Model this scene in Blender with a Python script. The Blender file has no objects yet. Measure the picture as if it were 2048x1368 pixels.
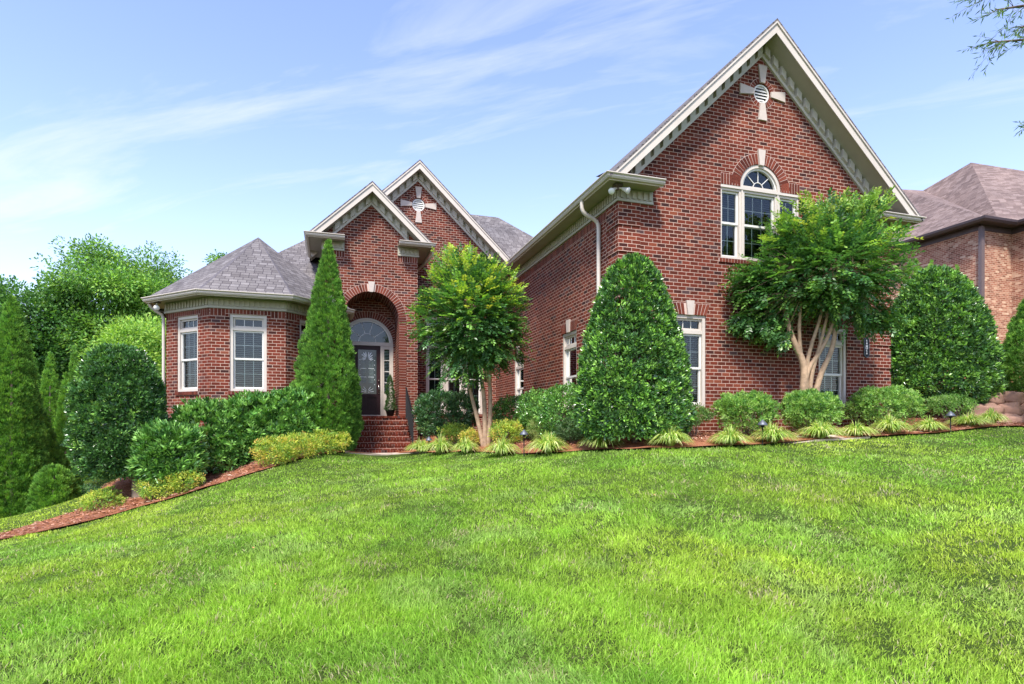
import bpy, math, random
import numpy as np
from mathutils import Vector
from mathutils.geometry import tessellate_polygon, delaunay_2d_cdt

# ---------------------------------------------------------------- camera, world, sun, exposure
R = math.radians
scene = bpy.context.scene
TH = math.atan(.3165); CT, ST = math.cos(TH), math.sin(TH); F = 1150.; EYE = 1.6; HZ = 845.
cam_d = bpy.data.cameras.new('camera'); cam = bpy.data.objects.new('camera', cam_d)
scene.collection.objects.link(cam); scene.camera = cam
cam.location = (0, 0, EYE); cam.rotation_euler = (R(90), 0, -TH)
cam_d.sensor_width = 36; cam_d.lens = 36 * F / 2048; cam_d.shift_y = (HZ - 684) / 2048
cam_d.clip_start = .05; cam_d.clip_end = 2000
SUN_EL, SUN_AZ = 54., 210.          # azimuth the sun stands at, degrees clockwise from +Y
sun_d = bpy.data.lights.new('sun', 'SUN'); sun = bpy.data.objects.new('sun', sun_d)
scene.collection.objects.link(sun)
sun_d.energy = 3.0; sun_d.angle = R(10); sun_d.color = (1, .95, .87)
_az, _el = R(SUN_AZ), R(SUN_EL)
sdir = Vector((math.sin(_az) * math.cos(_el), math.cos(_az) * math.cos(_el), math.sin(_el)))
sun.rotation_euler = sdir.to_track_quat('Z', 'Y').to_euler(); sun.location = sdir * 60
scene.view_settings.view_transform = 'Standard'; scene.view_settings.look = 'None'
scene.view_settings.exposure = 1.36; scene.view_settings.gamma = 1

def build_world():
    w = bpy.data.worlds.new('World'); scene.world = w; w.use_nodes = True
    nt = w.node_tree; nt.nodes.clear(); N = nt.nodes.new; L = nt.links.new
    out = N('ShaderNodeOutputWorld'); bg = N('ShaderNodeBackground'); bg.inputs['Strength'].default_value = .15
    sky = N('ShaderNodeTexSky'); sky.sky_type = 'NISHITA'; sky.sun_disc = False
    sky.sun_elevation = R(SUN_EL); sky.sun_rotation = R(SUN_AZ)
    sky.altitude = 200; sky.air_density = 1.1; sky.dust_density = .6; sky.ozone_density = 1.6
    tc = N('ShaderNodeTexCoord')
    # thin high cloud: noise on the direction projected to a flat layer, so streaks flatten towards the horizon
    sep = N('ShaderNodeSeparateXYZ'); L(tc.outputs['Generated'], sep.inputs[0])
    def M(op, a, b=None, c=None):
        n = N('ShaderNodeMath'); n.operation = op
        for i, v in enumerate((a, b, c)):
            if v is None: continue
            if isinstance(v, (int, float)): n.inputs[i].default_value = v
            else: L(v, n.inputs[i])
        return n.outputs[0]
    zz = M('MAXIMUM', sep.outputs[2], .03); zz = M('ADD', zz, .10)
    cx = M('DIVIDE', sep.outputs[0], zz); cy = M('DIVIDE', sep.outputs[1], zz)
    comb = N('ShaderNodeCombineXYZ'); L(cx, comb.inputs[0]); L(cy, comb.inputs[1])
    mp = N('ShaderNodeMapping'); mp.inputs['Scale'].default_value = (.6, 2.3, 1)
    mp.inputs['Location'].default_value = (CLOUD[0], CLOUD[1], 0)
    mp0 = N('ShaderNodeMapping'); mp0.inputs['Rotation'].default_value = (0, 0, R(35.8)); L(comb.outputs[0], mp0.inputs[0]); L(mp0.outputs[0], mp.inputs[0])
    n1 = N('ShaderNodeTexNoise'); n1.inputs['Scale'].default_value = 1.7; n1.inputs['Detail'].default_value = 9; n1.inputs['Roughness'].default_value = .6; n1.inputs['Distortion'].default_value = .5
    L(mp.outputs[0], n1.inputs['Vector'])
    n2 = N('ShaderNodeTexNoise'); n2.inputs['Scale'].default_value = .55; n2.inputs['Detail'].default_value = 3
    L(comb.outputs[0], n2.inputs['Vector'])
    def band(a, b, c, w):                # a long thin streak of cirrus across the sky
        d = M('ADD', M('ADD', M('MULTIPLY', cx, a), M('MULTIPLY', cy, b)), c)
        d = M('ADD', d, M('MULTIPLY', M('SUBTRACT', n2.outputs[0], .5), .6))
        return M('EXPONENT', M('MULTIPLY', M('POWER', M('ABSOLUTE', M('DIVIDE', d, w)), 2.), -1.))
    b1 = band(0.5850, 0.8110, -1.2077, .30); b2 = band(0.5268, 0.8500, -1.5957, .10)
    pr = M('ADD', M('ADD', n1.outputs[0], M('MULTIPLY', M('SUBTRACT', n2.outputs[0], .5), .5)), M('ADD', M('MULTIPLY', b1, .15), M('MULTIPLY', b2, .10)))
    ramp = N('ShaderNodeValToRGB'); ramp.color_ramp.elements[0].position = .60; ramp.color_ramp.elements[0].color = (0, 0, 0, 1)
    ramp.color_ramp.elements[1].position = 1.0; ramp.color_ramp.elements[1].color = (1, 1, 1, 1)
    L(pr, ramp.inputs[0])
    # a little milky veil low in the sky
    veil = M('MULTIPLY', M('POWER', M('SUBTRACT', 1, M('MAXIMUM', sep.outputs[2], 0)), 6.), .45)
    fac = M('MINIMUM', M('ADD', M('MULTIPLY', ramp.outputs[0], .82), veil), .95)
    mix = N('ShaderNodeMixRGB'); L(fac, mix.inputs[0]); mix.inputs[2].default_value = (2.95, 3.05, 3.35, 1)
    tint = N('ShaderNodeMixRGB'); tint.blend_type = 'MULTIPLY'; tint.inputs[0].default_value = 1; tint.inputs[2].default_value = SKYTINT
    L(sky.outputs[0], tint.inputs[1]); L(tint.outputs[0], mix.inputs[1]); L(mix.outputs[0], bg.inputs[0]); L(bg.outputs[0], out.inputs[0])
CLOUD = (3.1, 1.7); SKYTINT = (.97, .87, .97, 1)
build_world()

# ---------------------------------------------------------------- helpers
C = scene.collection
rng = np.random.default_rng(7); random.seed(7)

def at(px, py, Z):
    """a point of the photograph (2048 wide) at distance Z in front of the camera, in metres"""
    X = (px - 1024) / F * Z
    return np.array((X * CT + Z * ST, -X * ST + Z * CT, EYE - (py - HZ) / F * Z))

def tag(o, label=None, cat=None, group=None, kind=None):
    if label: o['label'] = label
    if cat: o['category'] = cat
    if group: o['group'] = group
    if kind: o['kind'] = kind
    return o
def empty(name, loc, label=None, cat=None, group=None):
    o = bpy.data.objects.new(name, None); C.objects.link(o); o.location = loc; o.empty_display_size = .2
    return tag(o, label, cat, group)
def link(name, me, mats, parent=None):
    o = bpy.data.objects.new(name, me); C.objects.link(o)
    for m in (mats if isinstance(mats, (list, tuple)) else [mats]): me.materials.append(m)
    if parent is not None:
        o.parent = parent
        p = parent
        off = Vector((0, 0, 0))
        while p is not None: off += p.location; p = p.parent
        me.transform(__import__('mathutils').Matrix.Translation(-off))   # meshes are written in world metres
    return o
def copy_tree(o, parent=None):
    c = o.copy(); C.objects.link(c)
    if parent: c.parent = parent
    for ch in list(o.children): copy_tree(ch, c)
    return c

class MB:
    def __init__(s): s.v = []; s.f = []; s.uv = []; s.m = []
    def poly(s, pts, mat=0, uv=None):
        pts = [Vector(p) for p in pts]; i = len(s.v); s.v += [tuple(p) for p in pts]
        s.f.append(tuple(range(i, i + len(pts)))); s.m.append(mat)
        if uv is None:
            n = Vector((0, 0, 0))
            for k in range(len(pts)): n += pts[k].cross(pts[(k + 1) % len(pts)])
            if n.length < 1e-12: n = Vector((0, 0, 1))
            n.normalize()
            if abs(n.z) > .999: ua, va = Vector((1, 0, 0)), Vector((0, 1, 0))
            else:
                if n.z < -.01: n = -n
                ua = Vector((0, 0, 1)).cross(n).normalized()
                if ua.x < -1e-4 or (abs(ua.x) < 1e-4 and ua.y < 0): ua = -ua
                va = n.cross(ua)
                if va.z < 0: va = -va
            uv = [(p.dot(ua), p.dot(va)) for p in pts]
        elif len(uv) == 2 and isinstance(uv[0], float): uv = [uv] * len(pts)
        s.uv += list(uv)
    def box(s, a, b, T=None, mat=0, uv=None):
        x0, y0, z0 = a; x1, y1, z1 = b
        P = [(x0, y0, z0), (x1, y0, z0), (x1, y1, z0), (x0, y1, z0), (x0, y0, z1), (x1, y0, z1), (x1, y1, z1), (x0, y1, z1)]
        if T: P = [T(*p) for p in P]
        for q in ((0, 3, 2, 1), (4, 5, 6, 7), (0, 1, 5, 4), (1, 2, 6, 5), (2, 3, 7, 6), (3, 0, 4, 7)): s.poly([P[k] for k in q], mat, uv)
        return s
    def prism(s, pts2, d0, d1, T, mat=0, uv=None, caps=(1, 1)):
        """polygon in (u,z) pushed from depth d0 to d1"""
        n = len(pts2); A = [T(u, d0, z) for u, z in pts2]; B = [T(u, d1, z) for u, z in pts2]
        if caps[0]: s.poly(A, mat, uv)
        if caps[1]: s.poly(B[::-1], mat, uv)
        for k in range(n): s.poly([A[k], B[k], B[(k + 1) % n], A[(k + 1) % n]], mat, uv)
        return s
    def tube(s, path, rad, sides=8, mat=0, caps=True):
        path = [Vector(p) for p in path]; n = len(path)
        if isinstance(rad, (int, float)): rad = [rad] * n
        rings = []; up = Vector((.3, .2, .93))
        for k in range(n):
            t = (path[min(k + 1, n - 1)] - path[max(k - 1, 0)]).normalized()
            if abs(t.dot(up)) > .95: up = Vector((1, .1, 0))
            a = t.cross(up).normalized(); b = t.cross(a)
            rings.append([path[k] + (a * math.cos(q * 2 * math.pi / sides) + b * math.sin(q * 2 * math.pi / sides)) * rad[k] for q in range(sides)])
        base = len(s.v)
        for r in rings: s.v += [tuple(p) for p in r]
        L = 0.
        for k in range(n - 1):
            L2 = L + (path[k + 1] - path[k]).length
            for q in range(sides):
                q2 = (q + 1) % sides
                s.f.append((base + k * sides + q, base + k * sides + q2, base + (k + 1) * sides + q2, base + (k + 1) * sides + q)); s.m.append(mat)
                a, b = q / sides, (q + 1) / sides
                s.uv += [(a, L), (b, L), (b, L2), (a, L2)]
            L = L2
        if caps:
            for rr in (0, n - 1):
                s.f.append(tuple(base + rr * sides + q for q in range(sides))); s.m.append(mat); s.uv += [(0, 0)] * sides
        return s
    def lathe(s, prof, c, sides=16, mat=0):
        base = len(s.v)
        for r, z in prof:
            for q in range(sides):
                a = q * 2 * math.pi / sides; s.v.append((c[0] + r * math.cos(a), c[1] + r * math.sin(a), c[2] + z))
        for k in range(len(prof) - 1):
            for q in range(sides):
                q2 = (q + 1) % sides
                s.f.append((base + k * sides + q, base + k * sides + q2, base + (k + 1) * sides + q2, base + (k + 1) * sides + q)); s.m.append(mat)
                s.uv += [(q / sides, prof[k][1]), ((q + 1) / sides, prof[k][1]), ((q + 1) / sides, prof[k + 1][1]), (q / sides, prof[k + 1][1])]
        return s
    def build(s, name, mats, parent=None, smooth=False):
        me = bpy.data.meshes.new(name); me.from_pydata(s.v, [], s.f); 
        ul = me.uv_layers.new(name='UVMap')
        ul.data.foreach_set('uv', np.array(s.uv, dtype=np.float32).ravel())
        me.polygons.foreach_set('material_index', s.m)
        if smooth: me.polygons.foreach_set('use_smooth', [True] * len(s.f))
        me.update(); return link(name, me, mats, parent)

def frame(O, U, Nn):
    O, U, Nn = Vector(O), Vector(U), Vector(Nn)
    return lambda u, d, z: O + U * u + Nn * d + Vector((0, 0, z))

def np_mesh(name, V, Fc, col, mats, parent=None):
    """triangles / quads from numpy arrays with one colour per vertex"""
    me = bpy.data.meshes.new(name); k = Fc.shape[1]
    me.vertices.add(len(V)); me.vertices.foreach_set('co', np.ascontiguousarray(V, dtype=np.float32).ravel())
    me.loops.add(Fc.size); me.loops.foreach_set('vertex_index', np.ascontiguousarray(Fc, dtype=np.int32).ravel())
    me.polygons.add(len(Fc)); me.polygons.foreach_set('loop_start', np.arange(0, Fc.size, k, dtype=np.int32))
    try: me.polygons.foreach_set('loop_total', np.full(len(Fc), k, dtype=np.int32))
    except Exception: pass
    me.update(calc_edges=True)
    a = me.attributes.new('Col', 'FLOAT_COLOR', 'POINT')
    rgba = np.ones((len(V), 4), dtype=np.float32); rgba[:, :3] = col
    a.data.foreach_set('color', rgba.ravel())
    return link(name, me, mats, parent)

def vnoise(x, y, seed=0):
    """smooth value noise in 2D, 0..1"""
    x = np.asarray(x, float); y = np.asarray(y, float)
    xi = np.floor(x).astype(np.int64); yi = np.floor(y).astype(np.int64); fx = x - xi; fy = y - yi
    fx = fx * fx * (3 - 2 * fx); fy = fy * fy * (3 - 2 * fy)
    def h(a, b):
        n = (a * 374761393 + b * 668265263 + seed * 974634777) & 0x7fffffff
        n = ((n ^ (n >> 13)) * 1274126177) & 0x7fffffff
        return ((n ^ (n >> 16)) & 0xffff) / 65535.
    return (h(xi, yi) * (1 - fx) + h(xi + 1, yi) * fx) * (1 - fy) + (h(xi, yi + 1) * (1 - fx) + h(xi + 1, yi + 1) * fx) * fy
def fbm(x, y, seed=0, o=3):
    s = 0; a = .5; t = 0
    for k in range(o): s = s + a * vnoise(np.asarray(x) * 2 ** k, np.asarray(y) * 2 ** k, seed + k); t += a; a *= .5
    return s / t

# ---------------------------------------------------------------- materials
def new_mat(name):
    m = bpy.data.materials.new(name); m.use_nodes = True; nt = m.node_tree
    b = nt.nodes['Principled BSDF']; return m, nt, b
def mathn(nt, op, a, b=None, c=None):
    n = nt.nodes.new('ShaderNodeMath'); n.operation = op
    for i, v in enumerate((a, b, c)):
        if v is None: continue
        if isinstance(v, (int, float)): n.inputs[i].default_value = v
        else: nt.links.new(v, n.inputs[i])
    return n.outputs[0]
def ramp(nt, fac, stops, interp='LINEAR'):
    r = nt.nodes.new('ShaderNodeValToRGB'); cr = r.color_ramp; cr.interpolation = interp
    while len(cr.elements) < len(stops): cr.elements.new(.5)
    for e, (p, c) in zip(cr.elements, stops): e.position = p; e.color = (*c, 1)
    if fac is not None: nt.links.new(fac, r.inputs[0])
    return r.outputs[0]
def noise(nt, scale, detail=4, vec=None, rough=.55):
    n = nt.nodes.new('ShaderNodeTexNoise'); n.inputs['Scale'].default_value = scale; n.inputs['Detail'].default_value = detail; n.inputs['Roughness'].default_value = rough
    if vec is not None: nt.links.new(vec, n.inputs['Vector'])
    return n
def mixc(nt, fac, a, b, mode='MIX'):
    n = nt.nodes.new('ShaderNodeMixRGB'); n.blend_type = mode
    for i, v in enumerate((fac, a, b)):
        if isinstance(v, (int, float)): n.inputs[i].default_value = v
        elif isinstance(v, tuple): n.inputs[i].default_value = (*v, 1)
        else: nt.links.new(v, n.inputs[i])
    return n.outputs[0]
def bump(nt, h, b, strength=.5, dist=.01):
    n = nt.nodes.new('ShaderNodeBump'); n.inputs['Strength'].default_value = strength; n.inputs['Distance'].default_value = dist
    nt.links.new(h, n.inputs['Height']); nt.links.new(n.outputs[0], b.inputs['Normal'])

def plain(name, col, rough=.6, var=.12, scale=9., metallic=0., bmp=.15, spec=.5):
    m, nt, b = new_mat(name); o = nt.nodes.new('ShaderNodeTexCoord').outputs['Object']
    n = noise(nt, scale, 5, o); n2 = noise(nt, scale * .13, 3, o)
    f = mathn(nt, 'ADD', mathn(nt, 'MULTIPLY', n.outputs[0], .5), mathn(nt, 'MULTIPLY', n2.outputs[0], .5))
    c = ramp(nt, f, [(.3, tuple(v * (1 - var) for v in col)), (.7, tuple(min(1, v * (1 + var)) for v in col))])
    nt.links.new(c, b.inputs['Base Color']); b.inputs['Roughness'].default_value = rough; b.inputs['Metallic'].default_value = metallic
    b.inputs['Specular IOR Level'].default_value = spec
    if bmp: bump(nt, n.outputs[0], b, bmp, .004)
    return m

def brick_like(name, W, H, joint, palette, joint_col, rough=.85, bstr=.6, edge=.0035, offset=.5, vj=True, dirt=None, jv=.12):
    m, nt, b = new_mat(name)
    uvn = nt.nodes.new('ShaderNodeUVMap'); obj = nt.nodes.new('ShaderNodeTexCoord').outputs['Object']
    sep = nt.nodes.new('ShaderNodeSeparateXYZ'); nt.links.new(uvn.outputs[0], sep.inputs[0])
    wob = noise(nt, 14, 2, obj)
    wv = mathn(nt, 'MULTIPLY', mathn(nt, 'SUBTRACT', wob.outputs[0], .5), .006)
    u = mathn(nt, 'DIVIDE', mathn(nt, 'ADD', sep.outputs[0], wv), W); v = mathn(nt, 'DIVIDE', mathn(nt, 'ADD', sep.outputs[1], wv), H)
    row = mathn(nt, 'FLOOR', v)
    wr = nt.nodes.new('ShaderNodeTexWhiteNoise'); wr.noise_dimensions = '1D'; nt.links.new(row, wr.inputs['W'])
    if offset == 'rand': uo = mathn(nt, 'ADD', u, mathn(nt, 'MULTIPLY', wr.outputs[0], 3.))
    else: uo = mathn(nt, 'ADD', mathn(nt, 'ADD', u, mathn(nt, 'MULTIPLY', mathn(nt, 'MODULO', mathn(nt, 'ABSOLUTE', row), 2.), offset)), mathn(nt, 'MULTIPLY', wr.outputs[0], .06))
    cl = mathn(nt, 'FLOOR', uo); fx = mathn(nt, 'FRACT', uo); fy = mathn(nt, 'FRACT', v)
    dx = mathn(nt, 'MULTIPLY', mathn(nt, 'MINIMUM', fx, mathn(nt, 'SUBTRACT', 1, fx)), W)
    dy = mathn(nt, 'MULTIPLY', mathn(nt, 'MINIMUM', fy, mathn(nt, 'SUBTRACT', 1, fy)), H)
    d = mathn(nt, 'MINIMUM', dx, dy) if vj else dy
    sm = nt.nodes.new('ShaderNodeMapRange'); sm.interpolation_type = 'SMOOTHSTEP'
    nt.links.new(d, sm.inputs[0]); sm.inputs[1].default_value = joint - edge / 2; sm.inputs[2].default_value = joint + edge / 2
    mask = sm.outputs[0]
    cv = nt.nodes.new('ShaderNodeCombineXYZ'); nt.links.new(cl, cv.inputs[0]); nt.links.new(row, cv.inputs[1])
    wn = nt.nodes.new('ShaderNodeTexWhiteNoise'); wn.noise_dimensions = '2D'; nt.links.new(cv.outputs[0], wn.inputs['Vector'])
    col = ramp(nt, wn.outputs[0], palette, 'LINEAR')
    g = noise(nt, 60, 6, obj); g2 = noise(nt, 1.1, 4, obj); g3 = noise(nt, .35, 3, obj)
    col = mixc(nt, 1, col, ramp(nt, g.outputs[0], [(.3, (.72, .72, .72)), (.7, (1.25, 1.22, 1.2))]), 'MULTIPLY')
    jc = mixc(nt, 1, joint_col, ramp(nt, g2.outputs[0], [(.3, (1 - jv,) * 3), (.7, (1 + jv,) * 3)]), 'MULTIPLY')
    out = mixc(nt, mask, jc, col)
    out = mixc(nt, 1, out, ramp(nt, g3.outputs[0], [(.3, (.84, .84, .86)), (.7, (1.12, 1.1, 1.08))]), 'MULTIPLY')
    sv = nt.nodes.new('ShaderNodeCombineXYZ'); nt.links.new(mathn(nt, 'MULTIPLY', sep.outputs[0], 2.4), sv.inputs[0]); nt.links.new(mathn(nt, 'MULTIPLY', sep.outputs[1], .3), sv.inputs[1])
    g4 = noise(nt, 1., 4, sv.outputs[0]); out = mixc(nt, 1, out, ramp(nt, g4.outputs[0], [(.3, (.86, .86, .87)), (.7, (1.08, 1.08, 1.07))]), 'MULTIPLY')
    nt.links.new(out, b.inputs['Base Color']); b.inputs['Roughness'].default_value = rough; b.inputs['Specular IOR Level'].default_value = .12
    hh = mathn(nt, 'ADD', mathn(nt, 'MULTIPLY', mask, .8), mathn(nt, 'MULTIPLY', g.outputs[0], .3))
    bump(nt, hh, b, bstr, .008)
    return m
BW, BH = .2032, .0794
bpal = [(0, (.038, .016, .014)), (.05, (.052, .017, .014)), (.12, (.080, .020, .012)), (.35, (.108, .023, .013)), (.65, (.132, .028, .016)), (.86, (.16, .036, .021)), (.93, (.20, .058, .030)), (.965, (.10, .045, .038)), (1, (.07, .04, .04))]
M_brick = brick_like('red_brick', BW, BH, .0056, bpal, (.46, .325, .26))
tpal = [(0, (.080, .021, .014)), (.4, (.125, .032, .020)), (.8, (.175, .046, .028)), (1, (.14, .042, .028))]
M_btrim = brick_like('red_trim_brick', BW, BH, .0001, tpal, (.52, .37, .31))
M_mortar = plain('mortar', (.50, .37, .31), .9)
npal = [(0, (.20, .085, .055)), (.3, (.29, .12, .08)), (.6, (.36, .165, .11)), (.9, (.43, .25, .17)), (1, (.6, .42, .3))]
M_ridge = plain('ridge_cap_shingle', (.10, .09, .10), .9, .2, 20)
M_brick2 = brick_like('tan_red_brick', BW, BH, .006, npal, (.55, .42, .30))
spal = [(0, (.115, .106, .106)), (.3, (.148, .138, .137)), (.7, (.168, .157, .156)), (1, (.208, .196, .195))]
M_shingle = brick_like('grey_shingles', .21, .135, .007, spal, (.055, .047, .055), .9, .7, .010, 'rand', True)  # dark joint colour also paints the shadow line under each shingle course
spal2 = [(0, (.14, .105, .096)), (.5, (.19, .145, .132)), (1, (.25, .195, .178))]
M_shingle2 = brick_like('brown_shingles', .30, .14, .006, spal2, (.13, .08, .075), .9, .7, .009, 'rand', True)
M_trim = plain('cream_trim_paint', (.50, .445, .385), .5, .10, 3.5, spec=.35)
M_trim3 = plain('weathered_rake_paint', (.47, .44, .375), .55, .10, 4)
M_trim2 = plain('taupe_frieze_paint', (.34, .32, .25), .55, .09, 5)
M_white = plain('white_sash_vinyl', (.60, .585, .54), .4, .03)
M_stone = plain('cast_stone', (.45, .385, .335), .8, .10, 14)
M_paver = brick_like('brick_paver', BW, BH, .006, bpal, (.36, .24, .20))
M_door = plain('dark_mahogany_door', (.030, .010, .011), .5, .25, 8, spec=.25)
M_black = plain('black_iron', (.006, .006, .007), .6, .1, spec=.25)
M_nickel = plain('brushed_nickel', (.55, .52, .48), .25, .05, metallic=1)
M_brown = plain('dark_brown_trim', (.07, .052, .058), .5)
M_brown2 = plain('brown_downspout_paint', (.12, .09, .09), .6)
M_conc = plain('pink_concrete', (.50, .40, .33), .9, .12, 7)
M_blind = plain('blind_slats', (.60, .65, .60), .5, .03)
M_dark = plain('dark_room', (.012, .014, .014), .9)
M_screen = plain('insect_screen', (.06, .062, .065), .8)
M_bark = plain('tan_smooth_bark', (.34, .23, .145), .85, .55, 11, bmp=.9)
M_bark2 = plain('grey_brown_bark', (.13, .095, .07), .9, .3, 12, bmp=.9)
M_lampcap = plain('pewter_lamp_cap', (.12, .13, .15), .5, .05, metallic=.5)
M_bulb = plain('flood_bulb_glass', (.75, .75, .75), .12, .02)
M_rock = plain('tan_red_boulder', (.40, .23, .16), .9, .30, 5, bmp=.8)

def glass_mat():
    m, nt, b = new_mat('window_glass'); nt.nodes.remove(b); o = nt.nodes['Material Output']
    g = nt.nodes.new('ShaderNodeBsdfGlossy'); g.inputs['Roughness'].default_value = .015; g.inputs['Color'].default_value = (.9, .95, .95, 1)
    t = nt.nodes.new('ShaderNodeBsdfTransparent'); t.inputs['Color'].default_value = (.80, .86, .84, 1)
    lw = nt.nodes.new('ShaderNodeFresnel'); lw.inputs['IOR'].default_value = 1.5
    f = mathn(nt, 'MINIMUM', mathn(nt, 'ADD', mathn(nt, 'MULTIPLY', lw.outputs[0], 1.0), .01), 1.)
    tc = nt.nodes.new('ShaderNodeTexCoord').outputs['Object']; n = noise(nt, 1.2, 1, tc)
    bn = nt.nodes.new('ShaderNodeBump'); bn.inputs['Strength'].default_value = .08; bn.inputs['Distance'].default_value = .02
    nt.links.new(n.outputs[0], bn.inputs['Height']); nt.links.new(bn.outputs[0], g.inputs['Normal'])
    mx = nt.nodes.new('ShaderNodeMixShader'); nt.links.new(f, mx.inputs[0]); nt.links.new(t.outputs[0], mx.inputs[1]); nt.links.new(g.outputs[0], mx.inputs[2])
    nt.links.new(mx.outputs[0], o.inputs[0]); return m
M_glass = glass_mat()
def frosted():
    m, nt, b = new_mat('frosted_door_glass'); o = nt.nodes.new('ShaderNodeTexCoord').outputs['Object']
    n = noise(nt, 26, 3, o)
    nt.links.new(ramp(nt, n.outputs[0], [(.3, (.05, .075, .07)), (.7, (.13, .17, .16))]), b.inputs['Base Color'])
    b.inputs['Roughness'].default_value = .18; bump(nt, n.outputs[0], b, .4, .01); return m
M_frost = frosted()
M_dglass = plain('dark_bevelled_glass', (.02, .035, .032), .08, .2, 9, bmp=0)
M_bevel = plain('bright_bevel_glass', (.68, .74, .74), .12, .1, 9, bmp=0)

def leaf_mat(name, rough=.45, trans=.35, spec=.5, sat=1.):
    m, nt, b = new_mat(name); a = nt.nodes.new('ShaderNodeAttribute'); a.attribute_name = 'Col'; o = nt.nodes['Material Output']
    hs = nt.nodes.new('ShaderNodeHueSaturation'); hs.inputs['Saturation'].default_value = .92 * sat; hs.inputs['Hue'].default_value = .492; nt.links.new(a.outputs['Color'], hs.inputs['Color'])
    nt.links.new(hs.outputs[0], b.inputs['Base Color']); b.inputs['Roughness'].default_value = rough; b.inputs['Specular IOR Level'].default_value = spec
    t = nt.nodes.new('ShaderNodeBsdfTranslucent')
    tc = mixc(nt, 1, hs.outputs[0], (1.45, 1.5, .7), 'MULTIPLY'); nt.links.new(tc, t.inputs['Color'])
    mx = nt.nodes.new('ShaderNodeMixShader'); mx.inputs[0].default_value = trans
    nt.links.new(b.outputs[0], mx.inputs[1]); nt.links.new(t.outputs[0], mx.inputs[2]); nt.links.new(mx.outputs[0], o.inputs[0]); return m
M_leaf = leaf_mat('soft_leaf', .5, .38, .35)
M_gloss = leaf_mat('glossy_leaf', .25, .12, .6)
M_myrt = leaf_mat('myrtle_leaf', .36, .34, .5)
M_needle = leaf_mat('scale_foliage', .65, .3, .2)
M_grass = leaf_mat('grass_blade', .55, .42, .25, 1.0)
M_attr = leaf_mat('straw_attribute', .85, .0, .2)

def ground_mat(name, stops, scale, bstr=.6, sc2=1.1):
    m, nt, b = new_mat(name); o = nt.nodes.new('ShaderNodeTexCoord').outputs['Object']
    n = noise(nt, scale, 8, o, .7); n2 = noise(nt, sc2, 4, o)
    f = mathn(nt, 'ADD', mathn(nt, 'MULTIPLY', n.outputs[0], .65), mathn(nt, 'MULTIPLY', n2.outputs[0], .35))
    nt.links.new(ramp(nt, f, stops), b.inputs['Base Color']); b.inputs['Roughness'].default_value = .95; b.inputs['Specular IOR Level'].default_value = .15
    bump(nt, n.outputs[0], b, bstr, .03); return m
M_soil = ground_mat('lawn_soil', [(.3, (.018, .030, .006)), (.5, (.05, .085, .012)), (.7, (.12, .15, .035))], 45, 1.)
M_mulch = ground_mat('pine_straw_mulch', [(.3, (.13, .045, .022)), (.5, (.27, .105, .052)), (.7, (.42, .20, .11))], 26, 1.)

# ---------------------------------------------------------------- terrain
_g = []
def gp(px, py, Z): _g.append(at(px, py, Z))
EDGE = [(-420, 1160, 8.6), (-150, 1112, 9.3), (0, 1083, 10.), (200, 1036, 11.4), (400, 982, 11.9), (520, 945, 12.4), (600, 922, 13.1), (690, 907, 14.5),
        (800, 906, 16.1), (880, 907, 14.6), (1000, 908, 12.9), (1100, 908, 11.6), (1240, 905, 10.5), (1400, 898, 10.5), (1560, 889, 11.), (1740, 877, 11.8),
        (1900, 866, 12.5), (2048, 856, 13.1), (2250, 846, 13.8)]
for e in EDGE: gp(*e)
for e in [(510, 925, 13.6), (424, 957, 13.2), (600, 903, 13.9), (328, 968, 13.0), (200, 1010, 12.2), (660, 893, 15.0), (1003, 893, 13.9), (1110, 892, 12.7), (1230, 888, 11.5), (1400, 881, 11.5), (1560, 872, 12.), (1740, 862, 12.8), (1900, 852, 13.4), (900, 893, 15.6), (240, 1005, 15.5), (200, 1003, 19), (110, 1015, 17.5)]: gp(*e)
for x, y, z in [(0, 0, 0), (0, -12, -.9), (3.5, 2.2, .14), (-3.5, 2.2, -.05), (0, 5, .22), (-9, 1, -.6), (9, 1, .55), (-16, -2, -1.6), (16, 2, 1.3),
                (5.7, 10.6, 1.25), (7.8, 10.6, 1.33), (9.9, 10.6, 1.36), (13.2, 10.6, 1.46), (1, 19, 1.0), (4.5, 19, 1.12), (4.6, 15, 1.18),
                (-2, 15.9, .75), (-4.4, 17, .35), (0, 15.9, .85), (16.3, 9.7, 1.52), (17.6, 11.6, 2.4), (24, 15, 4.0), (28, 20, 4.6), (14, 20, 2.6), (9, 34, 3),
                (-11, 17.5, -.95), (-9, 14.2, -.8), (-16, 20, -1.6), (-24, 30, -2.2), (-8, 26, -.2), (-30, 10, -3.2), (-40, 45, -2), (0, 55, 1), (40, 50, 4),
                (60, 0, 4), (-60, -30, -5), (0, -60, -5), (60, -60, 0), (100, 100, 5), (-100, 100, -3), (-140, 0, -5), (140, 0, 5), (0, 150, 2), (0, -150, -6)]:
    _g.append(np.array((x, y, z), float))
_g = np.array(_g)
def _phi(r): return r                      # linear kernel: stays tame away from the points
_n = len(_g); _D = np.linalg.norm(_g[:, None, :2] - _g[None, :, :2], axis=2)
_A = np.zeros((_n + 3, _n + 3)); _A[:_n, :_n] = _phi(np.sqrt(_D ** 2 + 1.0)) - .01 * np.eye(_n); _A[:_n, _n] = 1; _A[:_n, _n + 1:_n + 3] = _g[:, :2]
_A[_n, :_n] = 1; _A[_n + 1:, :_n] = _g[:, :2].T
_w = np.linalg.solve(_A, np.concatenate([_g[:, 2], [0, 0, 0]]))
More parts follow.
